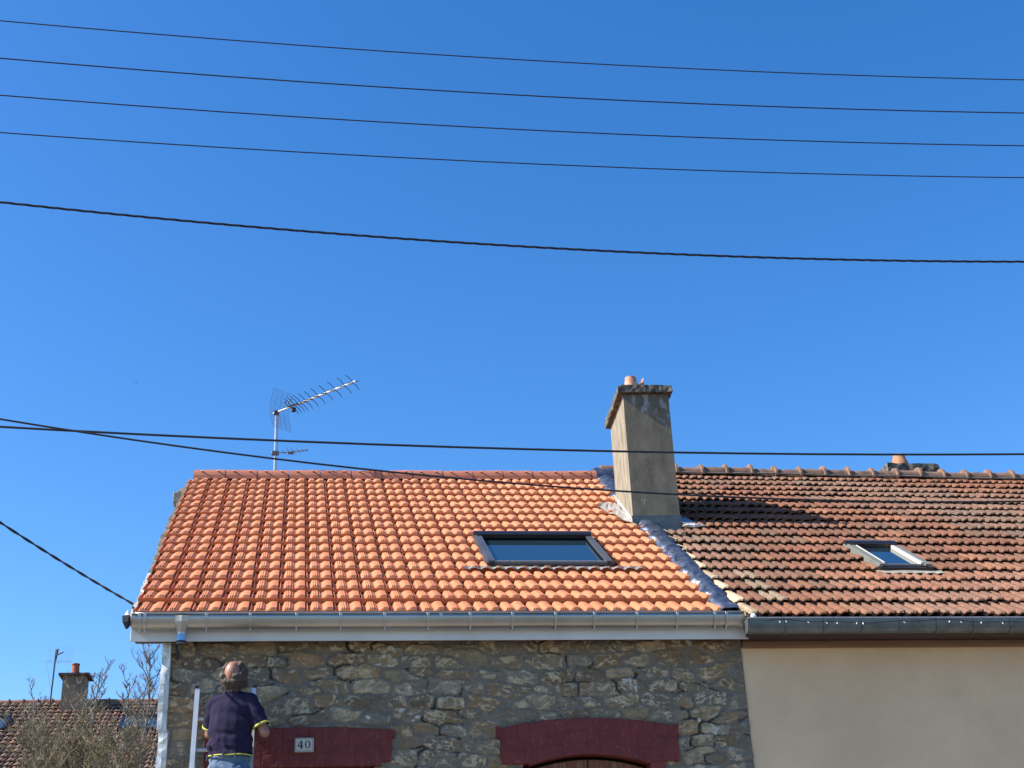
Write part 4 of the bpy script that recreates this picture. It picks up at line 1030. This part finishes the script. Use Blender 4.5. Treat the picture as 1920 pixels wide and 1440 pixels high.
# ================================================================== bare trees and shrubs
def tree(name, base, height, lab, cat, seed, spread=.5, n1=16, bark=None, leafm=None, leafn=0, gx=1., crown0=.3, spire=False, group=None, lvl3=5, trunk_r=.05):
    R_ = random.Random(seed); t = empty(name, base, lab, cat, group); B = Vector(base)
    tips = []
    tm_ = MB(); tr_pts = [B+Vector((.03*math.sin(i*1.3+seed)*i*.3, .03*math.cos(i*1.7)*i*.3, height*i/8*(1 if spire else .75))) for i in range(9)]
    tm_.tube(tr_pts, [trunk_r*(1-.85*i/8)+.004 for i in range(9)], 7); tm_.build('trunk', bark, t)
    cm_ = MB()
    def br(p, d, L, r, lv):
        n = 5 if lv < 2 else 4; pts = [p]; q = p; dd = d.copy()
        for i in range(n):
            dd = (dd+Vector((R_.uniform(-.25, .25), R_.uniform(-.25, .25), R_.uniform(-.05, .30)))).normalized()
            q = q+dd*L/n; pts.append(q)
        cm_.tube(pts, [r*(1-.75*i/n)+.0022 for i in range(n+1)], 5 if lv < 2 else 3, cap=False)
        if lv >= 2: tips.append((pts, dd))
        if lv < 3:
            for k in range([7, lvl3, 4][lv] if lv < 3 else 0):
                f = R_.uniform(.25, 1); i = min(n-1, int(f*n)); pp = pts[i]+(pts[i+1]-pts[i])*(f*n-i)
                a = R_.uniform(0, 2*math.pi); side_ = Vector((math.cos(a), math.sin(a), R_.uniform(-.1, .7)))
                br(pp, (dd*.7+side_).normalized(), L*R_.uniform(.35, .6), r*.5, lv+1)
    for k in range(n1):
        f = crown0+(1-crown0)*((k+.5)/n1); i = min(7, int(f*8)); pp = tr_pts[i]+(tr_pts[i+1]-tr_pts[i])*(f*8-i)
        a = k*2.4+R_.uniform(-.4, .4); L = spread*(1.15-.75*f if spire else 1.0)*R_.uniform(.6, 1.15)
        br(pp, Vector((math.cos(a)*gx, math.sin(a)*gx*.8, .55 if not spire else .75)).normalized(), L, .012 if not spire else .010, 0 if not spire else 1)
    cm_.build('crown', bark, t)
    if leafn:
        lm = MB(); V = []; F = []
        for k in range(leafn):
            pts, dd = R_.choice(tips); q = R_.choice(pts)+Vector((R_.gauss(0, .03), R_.gauss(0, .03), R_.gauss(0, .03)))
            a = Vector((R_.gauss(0, 1), R_.gauss(0, 1), R_.gauss(0, 1))).normalized(); b = a.orthogonal().normalized(); s_ = R_.uniform(.007, .017)
            n = len(V); V += [(q-a*s_)[:], (q+b*s_*.45)[:], (q+a*s_)[:], (q-b*s_*.45)[:]]; F.append((n, n+1, n+2, n+3))
        lm.add(V, F); lm.build('leaves', leafm, t)
    return t
bark1 = mat('olive_bark', (.14, .115, .07), (.27, .22, .14), rough=.9, nscale=12)
bark2 = mat('grey_bark', (.13, .115, .10), (.24, .22, .20), rough=.9, nscale=12)
leaf1 = mat('olive_buds', (.085, .082, .034), (.19, .165, .075), rough=.7, nscale=3)
TY = 24.
tree('shrub_tree', (-3.80, TY, 0), 7.0, 'dense twiggy olive brown shrub tree covering the middle of the far roof', 'tree', 3, spread=1.05, n1=44, bark=bark1, leafm=leaf1, leafn=8000, crown0=.50, lvl3=7)
tree('shrub_tree', (-2.75, TY-1, 0), 6.6, 'twiggy olive shrub tree close to the silver corner strip of the stone house', 'tree', 8, spread=1.0, n1=32, bark=bark1, leafm=leaf1, leafn=6500, crown0=.50, lvl3=7)
tree('bare_tree', (-2.66, TY+2, 0), 7.62, 'tall slim leafless tree reaching just under the gutter end', 'tree', 5, spread=1.05, n1=44, bark=bark2, spire=True, crown0=.55, trunk_r=.055, leafm=bark2, leafn=300)
tree('bare_tree', (-3.40, TY+1, 0), 7.0, 'small leafless tree just right of the far chimney', 'tree', 15, spread=.85, n1=30, bark=bark2, spire=True, crown0=.6, trunk_r=.04, leafm=bark2, leafn=150)

tree('bare_tree', (-2.99, TY+1.6, 0), 6.98, 'short spreading leafless tree between the two taller bare ones', 'tree', 23, spread=.9, n1=26, bark=bark2, spire=True, crown0=.62, trunk_r=.035)
tree('bare_tree', (-4.45, TY+1, 0), 6.62, 'lowest leafless treetop barely above the ridge left of the far chimney', 'tree', 31, spread=.7, n1=18, bark=bark2, spire=True, crown0=.62, trunk_r=.03)

man.rotation_euler.z = math.radians(-17)
